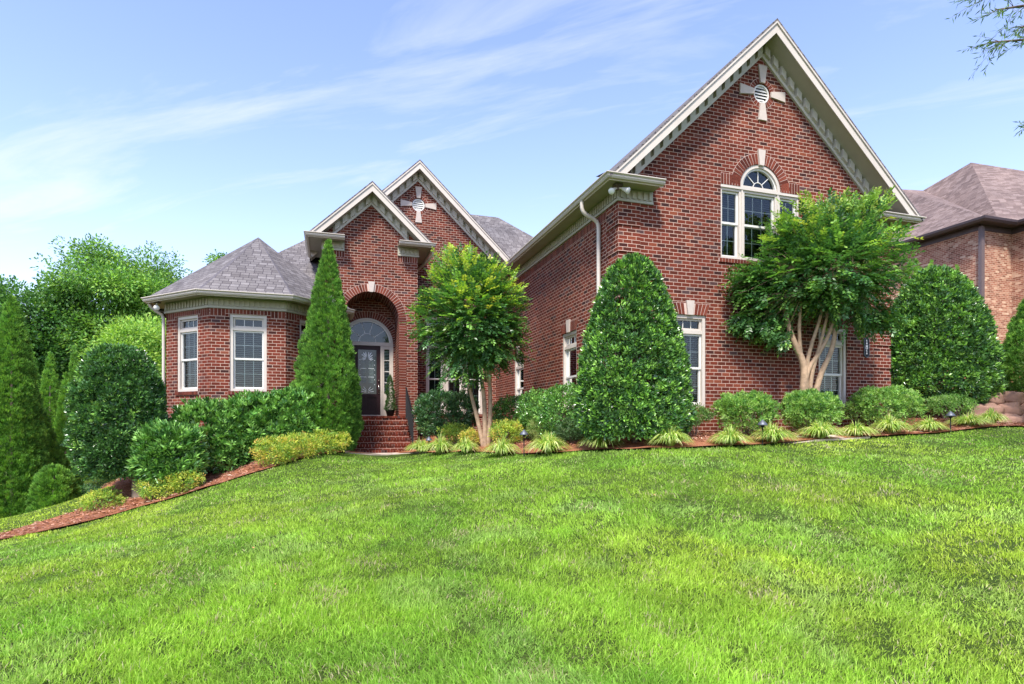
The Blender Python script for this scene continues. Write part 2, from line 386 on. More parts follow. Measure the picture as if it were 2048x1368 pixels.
def G(x, y):
    x = np.asarray(x, float); y = np.asarray(y, float); sh = x.shape; x = x.ravel(); y = y.ravel(); out = np.empty(len(x))
    for i in range(0, len(x), 40000):
        xs, ys = x[i:i + 40000], y[i:i + 40000]
        r = np.sqrt((xs[:, None] - _g[None, :, 0]) ** 2 + (ys[:, None] - _g[None, :, 1]) ** 2 + 1.0)
        out[i:i + 40000] = r @ _w[:_n] + _w[_n] + _w[_n + 1] * xs + _w[_n + 2] * ys
    return out.reshape(sh)
def gz(x, y): return float(G(np.array([x]), np.array([y]))[0])

def axis_pts():
    a = [0.]; st = .25
    while a[-1] < 170:
        if a[-1] > 20: st *= 1.18
        a.append(a[-1] + st)
    return a
_ax = axis_pts(); xs = np.array([-v for v in _ax[:0:-1]] + _ax); ys = xs + 8.
GX, GY = np.meshgrid(xs, ys); GZ = G(GX, GY)
GZ = GZ + .02 * (fbm(GX * 1.3, GY * 1.3, 3) - .5) * 2
nx_, ny_ = len(xs), len(ys)
idx = np.arange(nx_ * ny_).reshape(ny_, nx_)
quads = np.stack([idx[:-1, :-1], idx[:-1, 1:], idx[1:, 1:], idx[1:, :-1]], -1).reshape(-1, 4)
gr = np_mesh('ground', np.stack([GX, GY, GZ], -1).reshape(-1, 3), quads, (.1, .15, .02), M_soil)
gr.data.polygons.foreach_set('use_smooth', [True] * len(quads)); tag(gr, kind='structure')

# outlines on the ground (world x, y)
edge_xy = [at(*e)[:2] for e in EDGE]
i_steps = 8                                                     # EDGE[8] lies before the steps
walk_near = edge_xy[i_steps - 1:16]                               # the walk runs from the steps to the right
def offset_line(pts, d):
    out = []
    for k in range(len(pts)):
        a = pts[max(k - 1, 0)]; b = pts[min(k + 1, len(pts) - 1)]; t = (b - a) / np.linalg.norm(b - a)
        out.append(pts[k] + np.array((-t[1], t[0])) * d)
    return out
def smooth_line(pts, it=2):
    pts = [np.array(p) for p in pts]
    for _ in range(it):
        q = [pts[0]]
        for a, b in zip(pts[:-1], pts[1:]): q += [a * .75 + b * .25, a * .25 + b * .75]
        pts = q + [pts[-1]]
    return pts
edge_s = smooth_line(edge_xy)
walk_a = smooth_line(walk_near); walk_b = offset_line(walk_a, .45)
bed_back = [(40, 30), (22, 40), (-6, 40), (-6.2, 24), (-6.0, 17.0)]
bed_left_up = [at(240, 1010, 13.2)[:2], at(150, 1034, 11.9)[:2], at(0, 1062, 10.7)[:2], at(-150, 1090, 9.9)[:2], at(-420, 1135, 9.1)[:2]]
bed_poly = [tuple(p) for p in edge_s] + [tuple(p) for p in bed_back] + [tuple(p) for p in bed_left_up]
walk_poly = [tuple(p) for p in walk_a] + [tuple(p) for p in walk_b[::-1]]
def inside(poly, x, y):
    P = np.array(poly); res = np.zeros(x.shape, bool); j = len(P) - 1
    for i in range(len(P)):
        xi, yi = P[i]; xj, yj = P[j]
        c = ((yi > y) != (yj > y)) & (x < (xj - xi) * (y - yi) / (yj - yi + 1e-12) + xi); res ^= c; j = i
    return res

def sheet(name, poly, step, lift, mat, bumpy=0.):
    P = np.array(poly); x0, y0 = P.min(0); x1, y1 = P.max(0)
    x1 = min(x1, 22); y1 = min(y1, 26)
    gx, gy = np.meshgrid(np.arange(x0, x1, step), np.arange(y0, y1, step)); gx = gx.ravel(); gy = gy.ravel()
    gx = gx + rng.uniform(-.2, .2, len(gx)) * step; gy = gy + rng.uniform(-.2, .2, len(gy)) * step
    k = inside(poly, gx, gy); pts = [Vector(p) for p in poly] + [Vector((a, b)) for a, b in zip(gx[k], gy[k])]
    nb = len(poly)
    r = delaunay_2d_cdt(pts, [], [list(range(nb))], 1, 1e-4)
    vx = np.array([(p.x, p.y) for p in r[0]]); f = np.array([t for t in r[2] if len(t) == 3])
    z = G(vx[:, 0], vx[:, 1]) + lift + .02 * (fbm(vx[:, 0] * 1.3, vx[:, 1] * 1.3, 3) - .5) * 2
    if bumpy:
        z = z + bumpy * (fbm(vx[:, 0] * 5, vx[:, 1] * 5, 9) - .3)
    o = np_mesh(name, np.column_stack([vx, z]), f, (.3, .2, .1), mat)
    return tag(o, kind='structure')
sheet('mulch_bed', bed_poly, .14, .03, M_mulch, .045)
# the concrete walk, a slab with a visible edge
wb = MB(); n_ = len(walk_a)
_wx = np.array([p[0] for p in walk_a]); WL = np.clip(1 - (_wx - 1.6) / 1.0, 0, 1) + np.clip((_wx - 8.4) / .8, 0, 1) * np.clip((12.2 - _wx) / .8, 0, 1) - .3
za = G(np.array([p[0] for p in walk_a]), np.array([p[1] for p in walk_a])) + .055 * WL; zb = G(np.array([p[0] for p in walk_b]), np.array([p[1] for p in walk_b])) + .065 * WL
for k in range(n_ - 1):
    a0 = (*walk_a[k], za[k]); a1 = (*walk_a[k + 1], za[k + 1]); b0 = (*walk_b[k], zb[k]); b1 = (*walk_b[k + 1], zb[k + 1])
    wb.poly([a0, a1, b1, b0]); d = Vector((0, 0, .14))
    wb.poly([Vector(a0) - d, Vector(a1) - d, a1, a0]); wb.poly([b0, b1, Vector(b1) - d, Vector(b0) - d])
wk = wb.build('garden_path', M_conc); tag(wk, kind='structure')

# pine straw chips lying on the bed
def straw(n):
    x = rng.uniform(-13, 19, n * 3); y = rng.uniform(4, 17.5, n * 3)
    k = inside(bed_poly, x, y) & ~inside(walk_poly, x, y)
    d = np.hypot(x, y); k &= (y < 16.2); x, y = x[k][:n], y[k][:n]; n = len(x)
    z = G(x, y) + .05 + .045 * (fbm(x * 5, y * 5, 9) - .3) + rng.uniform(-.01, .02, n)
    a = rng.uniform(0, math.tau, n); L = rng.uniform(.03, .11, n); w = rng.uniform(.004, .009, n); tl = rng.uniform(-.35, .35, n)
    dx, dy = np.cos(a), np.sin(a); c = np.stack([x, y, z], -1); dr = np.stack([dx, dy, tl], -1) * L[:, None] / 2; sd = np.stack([-dy, dx, rng.uniform(-.5, .5, n)], -1) * w[:, None]
    V = np.stack([c - dr - sd, c + dr - sd, c + dr + sd, c - dr + sd], 1).reshape(-1, 3)
    Fq = np.arange(4 * n).reshape(-1, 4); t = rng.random(n)[:, None]
    col = np.array((.16, .055, .028)) * (1 - t) + np.array((.50, .25, .14)) * t
    pale = rng.random(n) < .03; col[pale] = (.62, .52, .36)
    o = np_mesh('pine_straw', V, Fq, np.repeat(col, 4, 0), M_attr); tag(o, kind='stuff')
straw(60000)

# ---------------------------------------------------------------- the lawn
def lawn():
    n = 1250000
    # density falls with distance, blades widen a little
    u = rng.random(n); dmin, dmax = 2.2, 30.
    dist = dmin * (dmax / dmin) ** (u ** .95)                      # density ~ 1/d^2 in area, then thinned below
    ang = rng.uniform(R(-56), R(56), n) + TH
    x = dist * np.sin(ang); y = dist * np.cos(ang)
    ok = ~inside(bed_poly, x, y); ok &= ~(inside([(-4.5, 16), (40, 9), (40, 60), (-4.5, 60)], x, y))
    x, y, dist = x[ok], y[ok], dist[ok]; n = len(x)
    # a shaggy nap: tufts and swirls
    tuft = fbm(x * 2.1, y * 2.1, 5, 3); big = fbm(x * .35, y * .35, 11, 3); mid = fbm(x * .9 + 3, y * .9, 21, 3); fine = fbm(x * 9, y * 9, 31, 2)
    keep = rng.random(n) < np.clip(.5 + 1.8 * (fine - .35) + .5 * (tuft - .4), .22, 1.); x, y, dist, tuft, big, mid, fine = [q[keep] for q in (x, y, dist, tuft, big, mid, fine)]; n = len(x)
    z = G(x, y) + .02 * (fbm(x * 1.3, y * 1.3, 3) - .5) * 2 - .004
    L = (.036 + .054 * np.clip(tuft - .3, 0, 1)) * rng.uniform(.5, 1.4, n) * np.clip(1.1 - .04 * np.maximum(dist - 6, 0), .62, 1.1)
    w = (.0022 + .00080 * dist) * rng.uniform(.7, 1.3, n)
    flow = fbm(x * .7, y * .7, 41, 2) * 9.; a = flow + rng.normal(0, 1.5, n)
    lean = np.clip(rng.normal(.62, .35, n) + .5 * (mid - .5), .05, 1.5)
    d = np.stack([np.cos(a) * np.sin(lean), np.sin(a) * np.sin(lean), np.cos(lean)], -1)
    d2 = np.stack([np.cos(a) * np.sin(lean * 1.7), np.sin(a) * np.sin(lean * 1.7), np.cos(lean * 1.7)], -1)
    b = rng.uniform(0, math.tau, n); s = np.stack([np.cos(b), np.sin(b), np.zeros(n)], -1) * w[:, None]
    p = np.stack([x, y, z], -1); m = p + d * (L * .55)[:, None]; t = m + d2 * (L * .5)[:, None]
    V = np.stack([p - s * .5, p + s * .5, m + s * .42, m - s * .42, t], 1).reshape(-1, 3)
    q = np.arange(n)[:, None] * 5
    Fq = np.concatenate([q + np.array([0, 1, 2]), q + np.array([0, 2, 3]), q + np.array([3, 2, 4])], 1).reshape(-1, 3)
    # colours: mid green, yellow green, blue green and straw, in drifts across the lawn
    base = np.array((.265, .47, .022)); yel = np.array((.43, .57, .032)); dk = np.array((.15, .35, .022)); blu = np.array((.29, .46, .11)); st = np.array((.60, .53, .29))
    left = np.clip((fbm(x * .22 + 9, y * .22, 51, 2) - .35) * 2.2 + np.clip(-(x + 1) * .06, -.25, .35), 0, 1)
    stripe = .5 + .5 * np.sin((x * .55 + y * 1.0) * 1.7 + 3 * fbm(x * .4, y * .4, 61, 2)); sc = fbm(x * 3.1 + 5, y * 3.1, 91, 3)
    col = base * (1 - left)[:, None] + yel * left[:, None]
    k1 = np.clip((mid - .48) * 3.2 + .5 * (stripe - .5), 0, .7)[:, None]; col = col * (1 - k1) + dk * k1
    k2 = (np.clip((fbm(x * 1.7, y * 1.7, 71, 2) - .60) * 4, 0, .45))[:, None]; col = col * (1 - k2) + blu * k2
    col = col * (rng.uniform(.6, 1.4, n) * (.72 + .32 * sc + .28 * tuft + .14 * (stripe - .5) + .3 * (big - .5)))[:, None]
    dry = rng.random(n) < (.03 + .55 * np.clip(fbm(x * 2.6, y * 2.6, 81, 2) - .64, 0, 1) * 2.6); col[dry] = st * rng.uniform(.5, 1.1, dry.sum())[:, None]
    o = np_mesh('grass', V, Fq, np.repeat(col, 5, 0), M_grass); tag(o, kind='stuff')
lawn()

def fallen_leaves(n=70):
    x = rng.uniform(-9, 14, n * 4); y = rng.uniform(3.5, 14, n * 4); k = ~inside(walk_poly, x, y) & (y < 10.2 + (x < 4) * 4); k &= inside(bed_poly, x, y) | (rng.random(len(x)) < .12); x, y = x[k][:n], y[k][:n]; n = len(x)
    ins = inside(bed_poly, x, y); z = G(x, y) + np.where(ins, .085, .055); a = rng.uniform(0, math.tau, n); L = rng.uniform(.03, .065, n)
    d = np.stack([np.cos(a), np.sin(a), rng.uniform(-.2, .3, n)], -1) * L[:, None]; s = np.stack([-np.sin(a), np.cos(a), rng.uniform(-.3, .3, n)], -1) * (L * .32)[:, None]; c = np.stack([x, y, z], -1)
    V = np.stack([c - d / 2, c + s + (0, 0, .008), c + d / 2, c - s + (0, 0, .008)], 1).reshape(-1, 3)
    col = np.array([(.55, .38, .18), (.42, .24, .11), (.62, .50, .30), (.60, .30, .08)])[rng.integers(0, 4, n)]
    q = np.arange(n)[:, None] * 4; Fc = np.concatenate([q + np.array([0, 1, 2]), q + np.array([0, 2, 3])], 1).reshape(-1, 3)
    tag(np_mesh('fallen_leaves', V, Fc, np.repeat(col, 4, 0), M_attr), kind='stuff')
fallen_leaves()

# ---------------------------------------------------------------- the house
house = empty('brick_house', (5.7, 16, 1.), 'dark red brick house with three steep gables and octagonal bay above the lawn', 'house')
FRONT = lambda y: frame((0, y, 0), (1, 0, 0), (0, -1, 0))      # u = world x
LEFT = lambda x: frame((x, 0, 0), (0, 1, 0), (-1, 0, 0))       # u = world y
def rect(u0, u1, z0, z1): return [(u0, z0), (u1, z0), (u1, z1), (u0, z1)]
def arc(uc, zc, r, a0, a1, n): return [(uc + r * math.cos(R(a0 + (a1 - a0) * k / n)), zc + r * math.sin(R(a0 + (a1 - a0) * k / n))) for k in range(n + 1)]
def arch_hole(uc, r, z0, zs, n=24): return [(uc - r, z0), (uc + r, z0)] + arc(uc, zs, r, 0, 180, n)

def wall(mb, T, outer, holes=(), reveal=.11, mat=0):
    loops = [[Vector((u, z, 0)) for u, z in l] for l in [outer] + list(holes)]
    flat = [p for l in loops for p in l]
    for t in tessellate_polygon(loops): mb.poly([T(flat[i].x, 0, flat[i].y) for i in t], mat)
    for h in holes:
        for k in range(len(h)):
            a, b = h[k], h[(k + 1) % len(h)]
            mb.poly([T(a[0], 0, a[1]), T(b[0], 0, b[1]), T(b[0], -reveal, b[1]), T(a[0], -reveal, a[1])], mat)
_cell = [0]
def cell():
    _cell[0] += 1; k = _cell[0]; return ((k + .5) * BW, (2 * (k % 37) + .5) * BH)
def arch_ring(mb, T, uc, zc, r0, r1, a0=0, a1=180, bw=.078, proud=.006, key=7, back=True):
    """voussoirs with mortar between them; key = half angle left free for the keystone"""
    n = max(4, int(round((r0 + r1) / 2 * R(abs(a1 - a0)) / bw)))
    if back:
        pts = arc(uc, zc, r1 + .008, a0, a1, 32) + arc(uc, zc, r0 + .004, a1, a0, 32)
        for k in range(32):
            A = arc(uc, zc, r1 + .008, a0, a1, 32); B = arc(uc, zc, r0 + .002, a0, a1, 32)
            mb.poly([T(A[k][0], .003, A[k][1]), T(A[k + 1][0], .003, A[k + 1][1]), T(B[k + 1][0], .003, B[k + 1][1]), T(B[k][0], .003, B[k][1])], 1)
    for k in range(n):
        f0, f1 = a0 + (a1 - a0) * (k + .07) / n, a0 + (a1 - a0) * (k + .93) / n
        if key and abs((f0 + f1) / 2 - 90) < key: continue
        q = arc(uc, zc, r0, f0, f1, 1) + arc(uc, zc, r1, f1, f0, 1)
        mb.prism(q, -.02, proud + random.uniform(-.001, .002), T, 0, cell())
def jack_arch(mb, T, u0, u1, z0, h=.24, flare=.10, bw=.078, key=True, proud=.006):
    n = int(round((u1 - u0) / bw)); uc = (u0 + u1) / 2
    e0, e1 = u0 - flare, u1 + flare
    mb.poly([T(u0, .003, z0), T(u1, .003, z0), T(e1, .003, z0 + h + .006), T(e0, .003, z0 + h + .006)], 1)
    for k in range(n):
        f0, f1 = (k + .07) / n, (k + .93) / n
        if key and abs((f0 + f1) / 2 - .5) < .10 / (u1 - u0): continue
        B = lambda f: u0 + (u1 - u0) * f
        Tp = lambda f: e0 + (e1 - e0) * f
        mb.prism([(B(f0), z0), (B(f1), z0), (Tp(f1), z0 + h), (Tp(f0), z0 + h)], -.02, proud, T, 0, cell())
def soldier(mb, T, u0, u1, z0, h=.19, bw=.0794, proud=.004):
    n = max(1, int(round((u1 - u0) / bw))); w = (u1 - u0) / n
    mb.poly([T(u0, .002, z0), T(u1, .002, z0), T(u1, .002, z0 + h), T(u0, .002, z0 + h)], 1)
    for k in range(n): mb.box((u0 + w * k + .005, -.01, z0 + .006), (u0 + w * (k + 1) - .005, proud, z0 + h - .004), T, 0, cell())
def rowlock_sill(mb, T, u0, u1, z1, h=.085, proud=.035, bw=.0794):
    n = max(1, int(round((u1 - u0) / bw))); w = (u1 - u0) / n
    mb.box((u0, -.08, z1 - h), (u1, proud - .006, z1 - .006), T, 1)
    for k in range(n): mb.box((u0 + w * k + .005, -.08, z1 - h - .003), (u0 + w * (k + 1) - .005, proud, z1), T, 0, cell())
def keystone(T, pts, name='keystone', d=.045):
    m = MB(); m.prism(pts, -.01, d, T); o = m.build(name, M_stone, house); return o
def quoins(mb, T, u0, u1, z0, z1, dn=None):
    z = z1
    while z > z0:
        b = max(z0, z - BH * 6); mb.box((u0, -.01, b), (u1, .022, z), T); z -= BH * 7

def tr(fn, name, *a, **k):
    m = MB(); fn(m, *a, **k); return m.build(name, [M_btrim, M_mortar], house)

# windows -----------------------------------------------------------
def window(T, u0, u1, z0, z1, transom=.36, cols=3, depth=.09, casing=.075, blinds=True, half=None, sill=True, rows=2, trcols=3, grids_low=True):
    """double hung window with a transom light; frame, panes, blinds"""
    fr = MB(); d0 = -depth
    def bar(a0, a1, b0, b1, dd0, dd1, mat=0): fr.box((a0, dd0, b0), (a1, dd1, b1), T, mat)
    c = casing
    bar(u0, u0 + c, z0, z1, d0 - .05, d0 + .06); bar(u1 - c, u1, z0, z1, d0 - .05, d0 + .06)
    bar(u0 + c, u1 - c, z1 - c, z1, d0 - .05, d0 + .058); bar(u0 + c, u1 - c, z0, z0 + c * .9, d0 - .05, d0 + .065)
    # an inner lip
    l = .022
    a, b = u0 + c, u1 - c; zt, zb = z1 - c, z0 + c * .9
    panes = []
    if transom:
        tz = z1 - transom
        bar(a, b, tz - .045, tz + .03, d0 - .05, d0 + .05)
        s = .045
        for q in ((a, a + s, tz + .03, zt), (b - s, b, tz + .03, zt)): bar(*q, d0 - .04, d0 + .015, 0)
        bar(a + s, b - s, zt - s, zt, d0 - .04, d0 + .013, 0); bar(a + s, b - s, tz + .03, tz + .03 + s, d0 - .04, d0 + .013, 0)
        for k in range(1, trcols):
            uu = a + s + (b - a - 2 * s) * k / trcols; bar(uu - .007, uu + .007, tz + .03 + s, zt - s, d0 - .03, d0 - .008, 1)
        panes.append((a + s, b - s, tz + .03 + s, zt - s, -.02)); zt = tz - .045
    zm = (zt + zb) / 2 + .0; s = .042
    for (lo, hi, dd) in ((zm, zt, .0), (zb, zm + .03, -.025)):
        bar(a, a + s, lo, hi, d0 - .05 + dd, d0 + .012 + dd, 1); bar(b - s, b, lo, hi, d0 - .05 + dd, d0 + .012 + dd, 1)
        bar(a + s, b - s, hi - s, hi, d0 - .05 + dd, d0 + .010 + dd, 1); bar(a + s, b - s, lo, lo + s * 1.1, d0 - .05 + dd, d0 + .010 + dd, 1)
        panes.append((a + s, b - s, lo + s * 1.1, hi - s, -.022 + dd))
        for k in range(1, cols):
            uu = a + s + (b - a - 2 * s) * k / cols; bar(uu - .008, uu + .008, lo + s * 1.1, hi - s, d0 - .036 + dd, d0 - .026 + dd, 2 if dd else 1)
        if rows > 1 and (grids_low or dd == 0):
            zz = (lo + hi) / 2; bar(a + s, b - s, zz - .007, zz + .007, d0 - .0365 + dd, d0 - .0255 + dd, 2 if dd else 1)
    w = fr.build('window', [M_trim, M_white, M_blind], house)
    for p in panes:
        m = MB(); m.poly([T(p[0], d0 + p[4], p[2]), T(p[1], d0 + p[4], p[2]), T(p[1], d0 + p[4], p[3]), T(p[0], d0 + p[4], p[3])]); m.build('pane', M_glass, w)
    bk = MB(); bk.box((a + .002, d0 - .26, zb), (b - .002, d0 - .25, z1 - c), T); bk.build('dark_room_panel', M_dark, w)  # black panel stands in for the unlit room behind the glass
    if blinds:
        bl = MB(); z = zb + .03; top = zt - .02
        while z < top:
            bl.poly([T(a + .01, d0 - .085, z), T(b - .01, d0 - .085, z), T(b - .01, d0 - .122, z + .014), T(a + .01, d0 - .122, z + .014)]); z += .05
        bl.box((a + .01, d0 - .12, top), (b - .01, d0 - .08, top + .04), T)
        bl.build('blind', M_blind, w)
    return w

# roofs, eaves, gables ----------------------------------------------
SL = .94
def roof_plane(mb, pts, th=.05):
    mb.poly(pts); lo = [Vector(p) - Vector((0, 0, th)) for p in pts]; mb.poly(lo[::-1], 1)
    for k in range(len(pts)): mb.poly([lo[k], lo[(k + 1) % len(pts)], pts[(k + 1) % len(pts)], pts[k]], 0)
def sweep(mb, path, prof, closed_ends=True, mat=0):
    """path: world xy polyline, outside on its right-hand side; prof: (offset, z) outline"""
    P = [np.array(p, float) for p in path]; n = len(P); rings = []
    nr = []
    for k in range(n - 1):
        t = (P[k + 1] - P[k]) / np.linalg.norm(P[k + 1] - P[k]); nr.append(np.array((t[1], -t[0])))
    for k in range(n):
        if k == 0: m = nr[0]
        elif k == n - 1: m = nr[-1]
        else: m = (nr[k - 1] + nr[k]); m = m / m.dot(nr[k])
        rings.append([(P[k][0] + m[0] * o, P[k][1] + m[1] * o, z) for o, z in prof])
    q = len(prof)
    for k in range(n - 1):
        for j in range(q): mb.poly([rings[k][j], rings[k + 1][j], rings[k + 1][(j + 1) % q], rings[k][(j + 1) % q]], mat)
    if closed_ends: mb.poly(rings[0], mat); mb.poly(rings[-1][::-1], mat)
OV = .42
def eave(path, zf, name_prefix='', dent=True, gut=True, front=0.0, blocks=.115, parts=('frieze', 'soffit', 'gutter')):
    """frieze board with blocks, soffit and gutter round a wall path; zf = underside of the frieze"""
    f = MB()
    sweep(f, path, [(0, zf), (.045, zf), (.045, zf + .05), (.022, zf + .065), (.022, zf + .27), (0, zf + .27)])
    if dent:
        P = [np.array(p, float) for p in path]
        for a, b in zip(P[:-1], P[1:]):
            L = np.linalg.norm(b - a); t = (b - a) / L; nn = (t[1], -t[0]); T = frame((*a, 0), (*t, 0), (*nn, 0)); k = int(L / blocks)
            for i in range(k):
                u = (i + .25) * L / k; f.box((u, .02, zf + .075), (u + .5 * L / k, .05, zf + .24), T)
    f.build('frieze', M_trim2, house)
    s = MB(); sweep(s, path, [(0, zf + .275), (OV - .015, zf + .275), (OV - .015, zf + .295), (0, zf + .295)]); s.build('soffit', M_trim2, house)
    g = MB(); o = OV - .015
    sweep(g, path, [(o, zf + .225), (o + .02, zf + .225), (o + .02, zf + .245), (o + .07, zf + .25), (o + .095, zf + .285), (o + .085, zf + .31), (o + .125, zf + .335), (o + .125, zf + .352), (o + .11, zf + .352), (o + .105, zf + .34), (o + .02, zf + .33), (o, zf + .34)])
    g.build('gutter', M_trim, house)
def gable(xc, hw, yw, yf, ridge, sl, zmin, left=True, right=True, xmin=None, xmax=None, blocks=.30):
    """rake boards, dentilled frieze and sloped soffit of a front gable"""
    if not isinstance(sl, tuple): sl = (sl, sl)
    if not isinstance(hw, tuple): hw = (hw, hw)
    zt = lambda x: ridge - sl[x > xc] * abs(x - xc)
    fa = MB(); fz = MB(); so = MB()
    TF = FRONT(0)
    for sgn in (-1, 1):
        if sgn < 0 and not left: continue
        if sgn > 0 and not right: continue
        hs = hw[sgn > 0]; end = xc + sgn * (hs + OV + .02)
        if sgn > 0 and xmax: end = min(end, xmax)
        if sgn < 0 and xmin: end = max(end, xmin)
        A, B = xc, end
        def strip(mb, off0, off1, y0, y1, end=B):
            def lim(off): return xc + sgn * min(abs(end - xc), (ridge + off - zmin) / sl[sgn > 0])
            xa, xb = lim(off0), lim(off1)
            p = [(A, zt(A) + off0), (xa, zt(xa) + off0), (xb, zt(xb) + off1), (A, zt(A) + off1)]
            mb.prism(p, -y0, -y1, TF)
        strip(fa, -.30, -.035, yf + .02, yf); strip(fa, -.10, -.03, yf - .002, yf - .028)
        e2 = xc + sgn * (hs - .28)
        if sgn > 0 and xmax: e2 = min(e2, xmax)
        strip(fz, -.56, -.47, yw, yw - .045, e2); strip(fz, -.475, -.25, yw, yw - .015, e2)
        n = int(abs(e2 - xc) / (blocks * .73)); w = abs(e2 - xc) / n
        for k in range(n):
            xa = xc + sgn * (k + .15) * w; xb = xc + sgn * (k + .75) * w
            q = [(xa, zt(xa) - .47), (xb, zt(xb) - .47), (xb, zt(xb) - .26), (xa, zt(xa) - .26)]
            if min(zt(xa), zt(xb)) - .47 < zmin: continue
            fz.prism(q, -yw + .014, -yw + .11, TF)
        strip(so, -.275, -.255, yw, yf + .02)
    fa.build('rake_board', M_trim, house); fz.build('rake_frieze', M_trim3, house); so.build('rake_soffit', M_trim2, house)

# ---- right wing: x 5.69..13.12, front y 10.68
WX0, WX1, WY = 5.69, 13.12, 10.68; WC = 9.27; WR = 10.39; SLW = ((WR - 6.51) / (WC - WX0 + OV), (WR - 6.51) / (WX1 + OV - WC))
T = FRONT(WY); tl = LEFT(WX0)
zw_ = lambda x: WR - .26 - SLW[x > WC] * abs(x - WC)
pw = arch_hole(9.27, .50, 6.80, 6.86)
up_open = [(8.20, 5.22), (10.36, 5.22), (10.36, 6.86), (9.27 + .56, 6.86)] + arc(9.27, 6.86, .56, 0, 180, 24)[1:] + [(8.20, 6.86)]
lw = (6.98, 7.82, 1.93, 3.93); rw = (10.92, 11.78, 1.93, 3.84)
m = MB()
outer = [(WX0, -1.), (WX1, -1.), (WX1, zw_(WX1)), (WC, WR - .26), (WX0, zw_(WX0))]
wall(m, T, outer, [up_open, rect(*lw), rect(*rw)] + [arc(9.30, 9.03, .225, 0, 345, 23)])
s1 = (12.80, 13.72, 1.93, 3.86); s2 = (16.80, 17.76, 1.93, 3.72)
wall(m, tl, rect(WY, 19.95, -1, 6.3), [rect(*s1), rect(*s2)])
wall(m, LEFT(WX1), rect(WY, 24, -1, 6.6)); wall(m, FRONT(24), rect(WX0, WX1, -1, 6.6))
wall(m, FRONT(24.01), [(WX0, 6.6), (WX1, 6.6), (WC, WR - .1)])
quoins(m, T, WX0 - .02, WX0 + .50, 1.1, 6.18); quoins(m, tl, WY, WY + .50, 1.1, 6.18); quoins(m, T, WX1 - .52, WX1 + .02, 1.1, 6.18)
m.build('wall', M_brick, house)
m = MB()
tr(soldier, 'soldier_course', tl, WY + .5, 19.95, 5.985)
tr(jack_arch, 'flat_brick_arch', T, lw[0], lw[1], lw[3]); tr(jack_arch, 'flat_brick_arch', T, rw[0], rw[1], rw[3])
tr(jack_arch, 'flat_brick_arch', tl, s1[0], s1[1], s1[3]); tr(jack_arch, 'flat_brick_arch', tl, s2[0], s2[1], s2[3])
tr(jack_arch, 'flat_brick_arch', T, 8.20, 8.72, 6.86, flare=0, key=False); tr(jack_arch, 'flat_brick_arch', T, 9.84, 10.36, 6.86, flare=0, key=False)
tr(arch_ring, 'brick_arch', T, 9.27, 6.86, .565, .80, 4, 176, key=8); tr(arch_ring, 'brick_arch', T, 9.30, 9.03, .23, .335, 0, 360, .075, key=0)
tr(rowlock_sill, 'brick_sill', T, 8.14, 10.42, 5.22); tr(rowlock_sill, 'brick_sill', T, lw[0] - .06, lw[1] + .06, 1.93); tr(rowlock_sill, 'brick_sill', T, rw[0] - .06, rw[1] + .06, 1.93)
tr(rowlock_sill, 'brick_sill', tl, s1[0] - .06, s1[1] + .06, 1.93); tr(rowlock_sill, 'brick_sill', tl, s2[0] - .06, s2[1] + .06, 1.93)
m.build('brick_jamb', [M_btrim, M_mortar], house) if m.v else None
for (tt, u, z, h) in ((T, (lw[0] + lw[1]) / 2, lw[3], .30), (T, (rw[0] + rw[1]) / 2, rw[3], .30), (tl, (s1[0] + s1[1]) / 2, s1[3], .30), (tl, (s2[0] + s2[1]) / 2, s2[3], .30), (T, 9.27, 7.40, .34)):
    keystone(tt, [(u - .06, z - .01), (u + .06, z - .01), (u + .10, z + h), (u - .10, z + h)])
def cross_vent(T, uc, zc, r):
    for (dx, dz) in ((0, 1), (1, 0), (0, -1), (-1, 0)):
        a, b = r + .015, r + .40
        L = lambda s, w: (uc + dx * s + dz * w, zc + dz * s + dx * w)
        keystone(T, [L(a, -.06), L(a, .06), L(b, .115), L(b, -.115)], 'stone_wedge', .04)
    v = MB()
    for k in range(24):
        A = arc(uc, zc, r, 0, 360, 24); B = arc(uc, zc, r - .035, 0, 360, 24)
        q = [A[k], A[k + 1], B[k + 1], B[k]]; v.prism(q, -.08, -.02, T)
    ri = r - .03; z = -ri + .03
    while z < ri - .02:
        w = math.sqrt(max(0, ri * ri - z * z)); v.poly([T(uc - w, -.03, zc + z), T(uc + w, -.03, zc + z), T(uc + w, -.055, zc + z + .056), T(uc - w, -.055, zc + z + .056)]); z += .07
    o = v.build('louvre_vent', M_white, house)
    d = MB(); d.poly([T(u, -.09, z) for u, z in arc(uc, zc, r, 0, 345, 23)]); d.build('vent_backing', M_dark, o)
cross_vent(T, 9.30, 9.03, .215)
window(T, *lw); window(T, *rw); window(tl, *s1); window(tl, *s2)
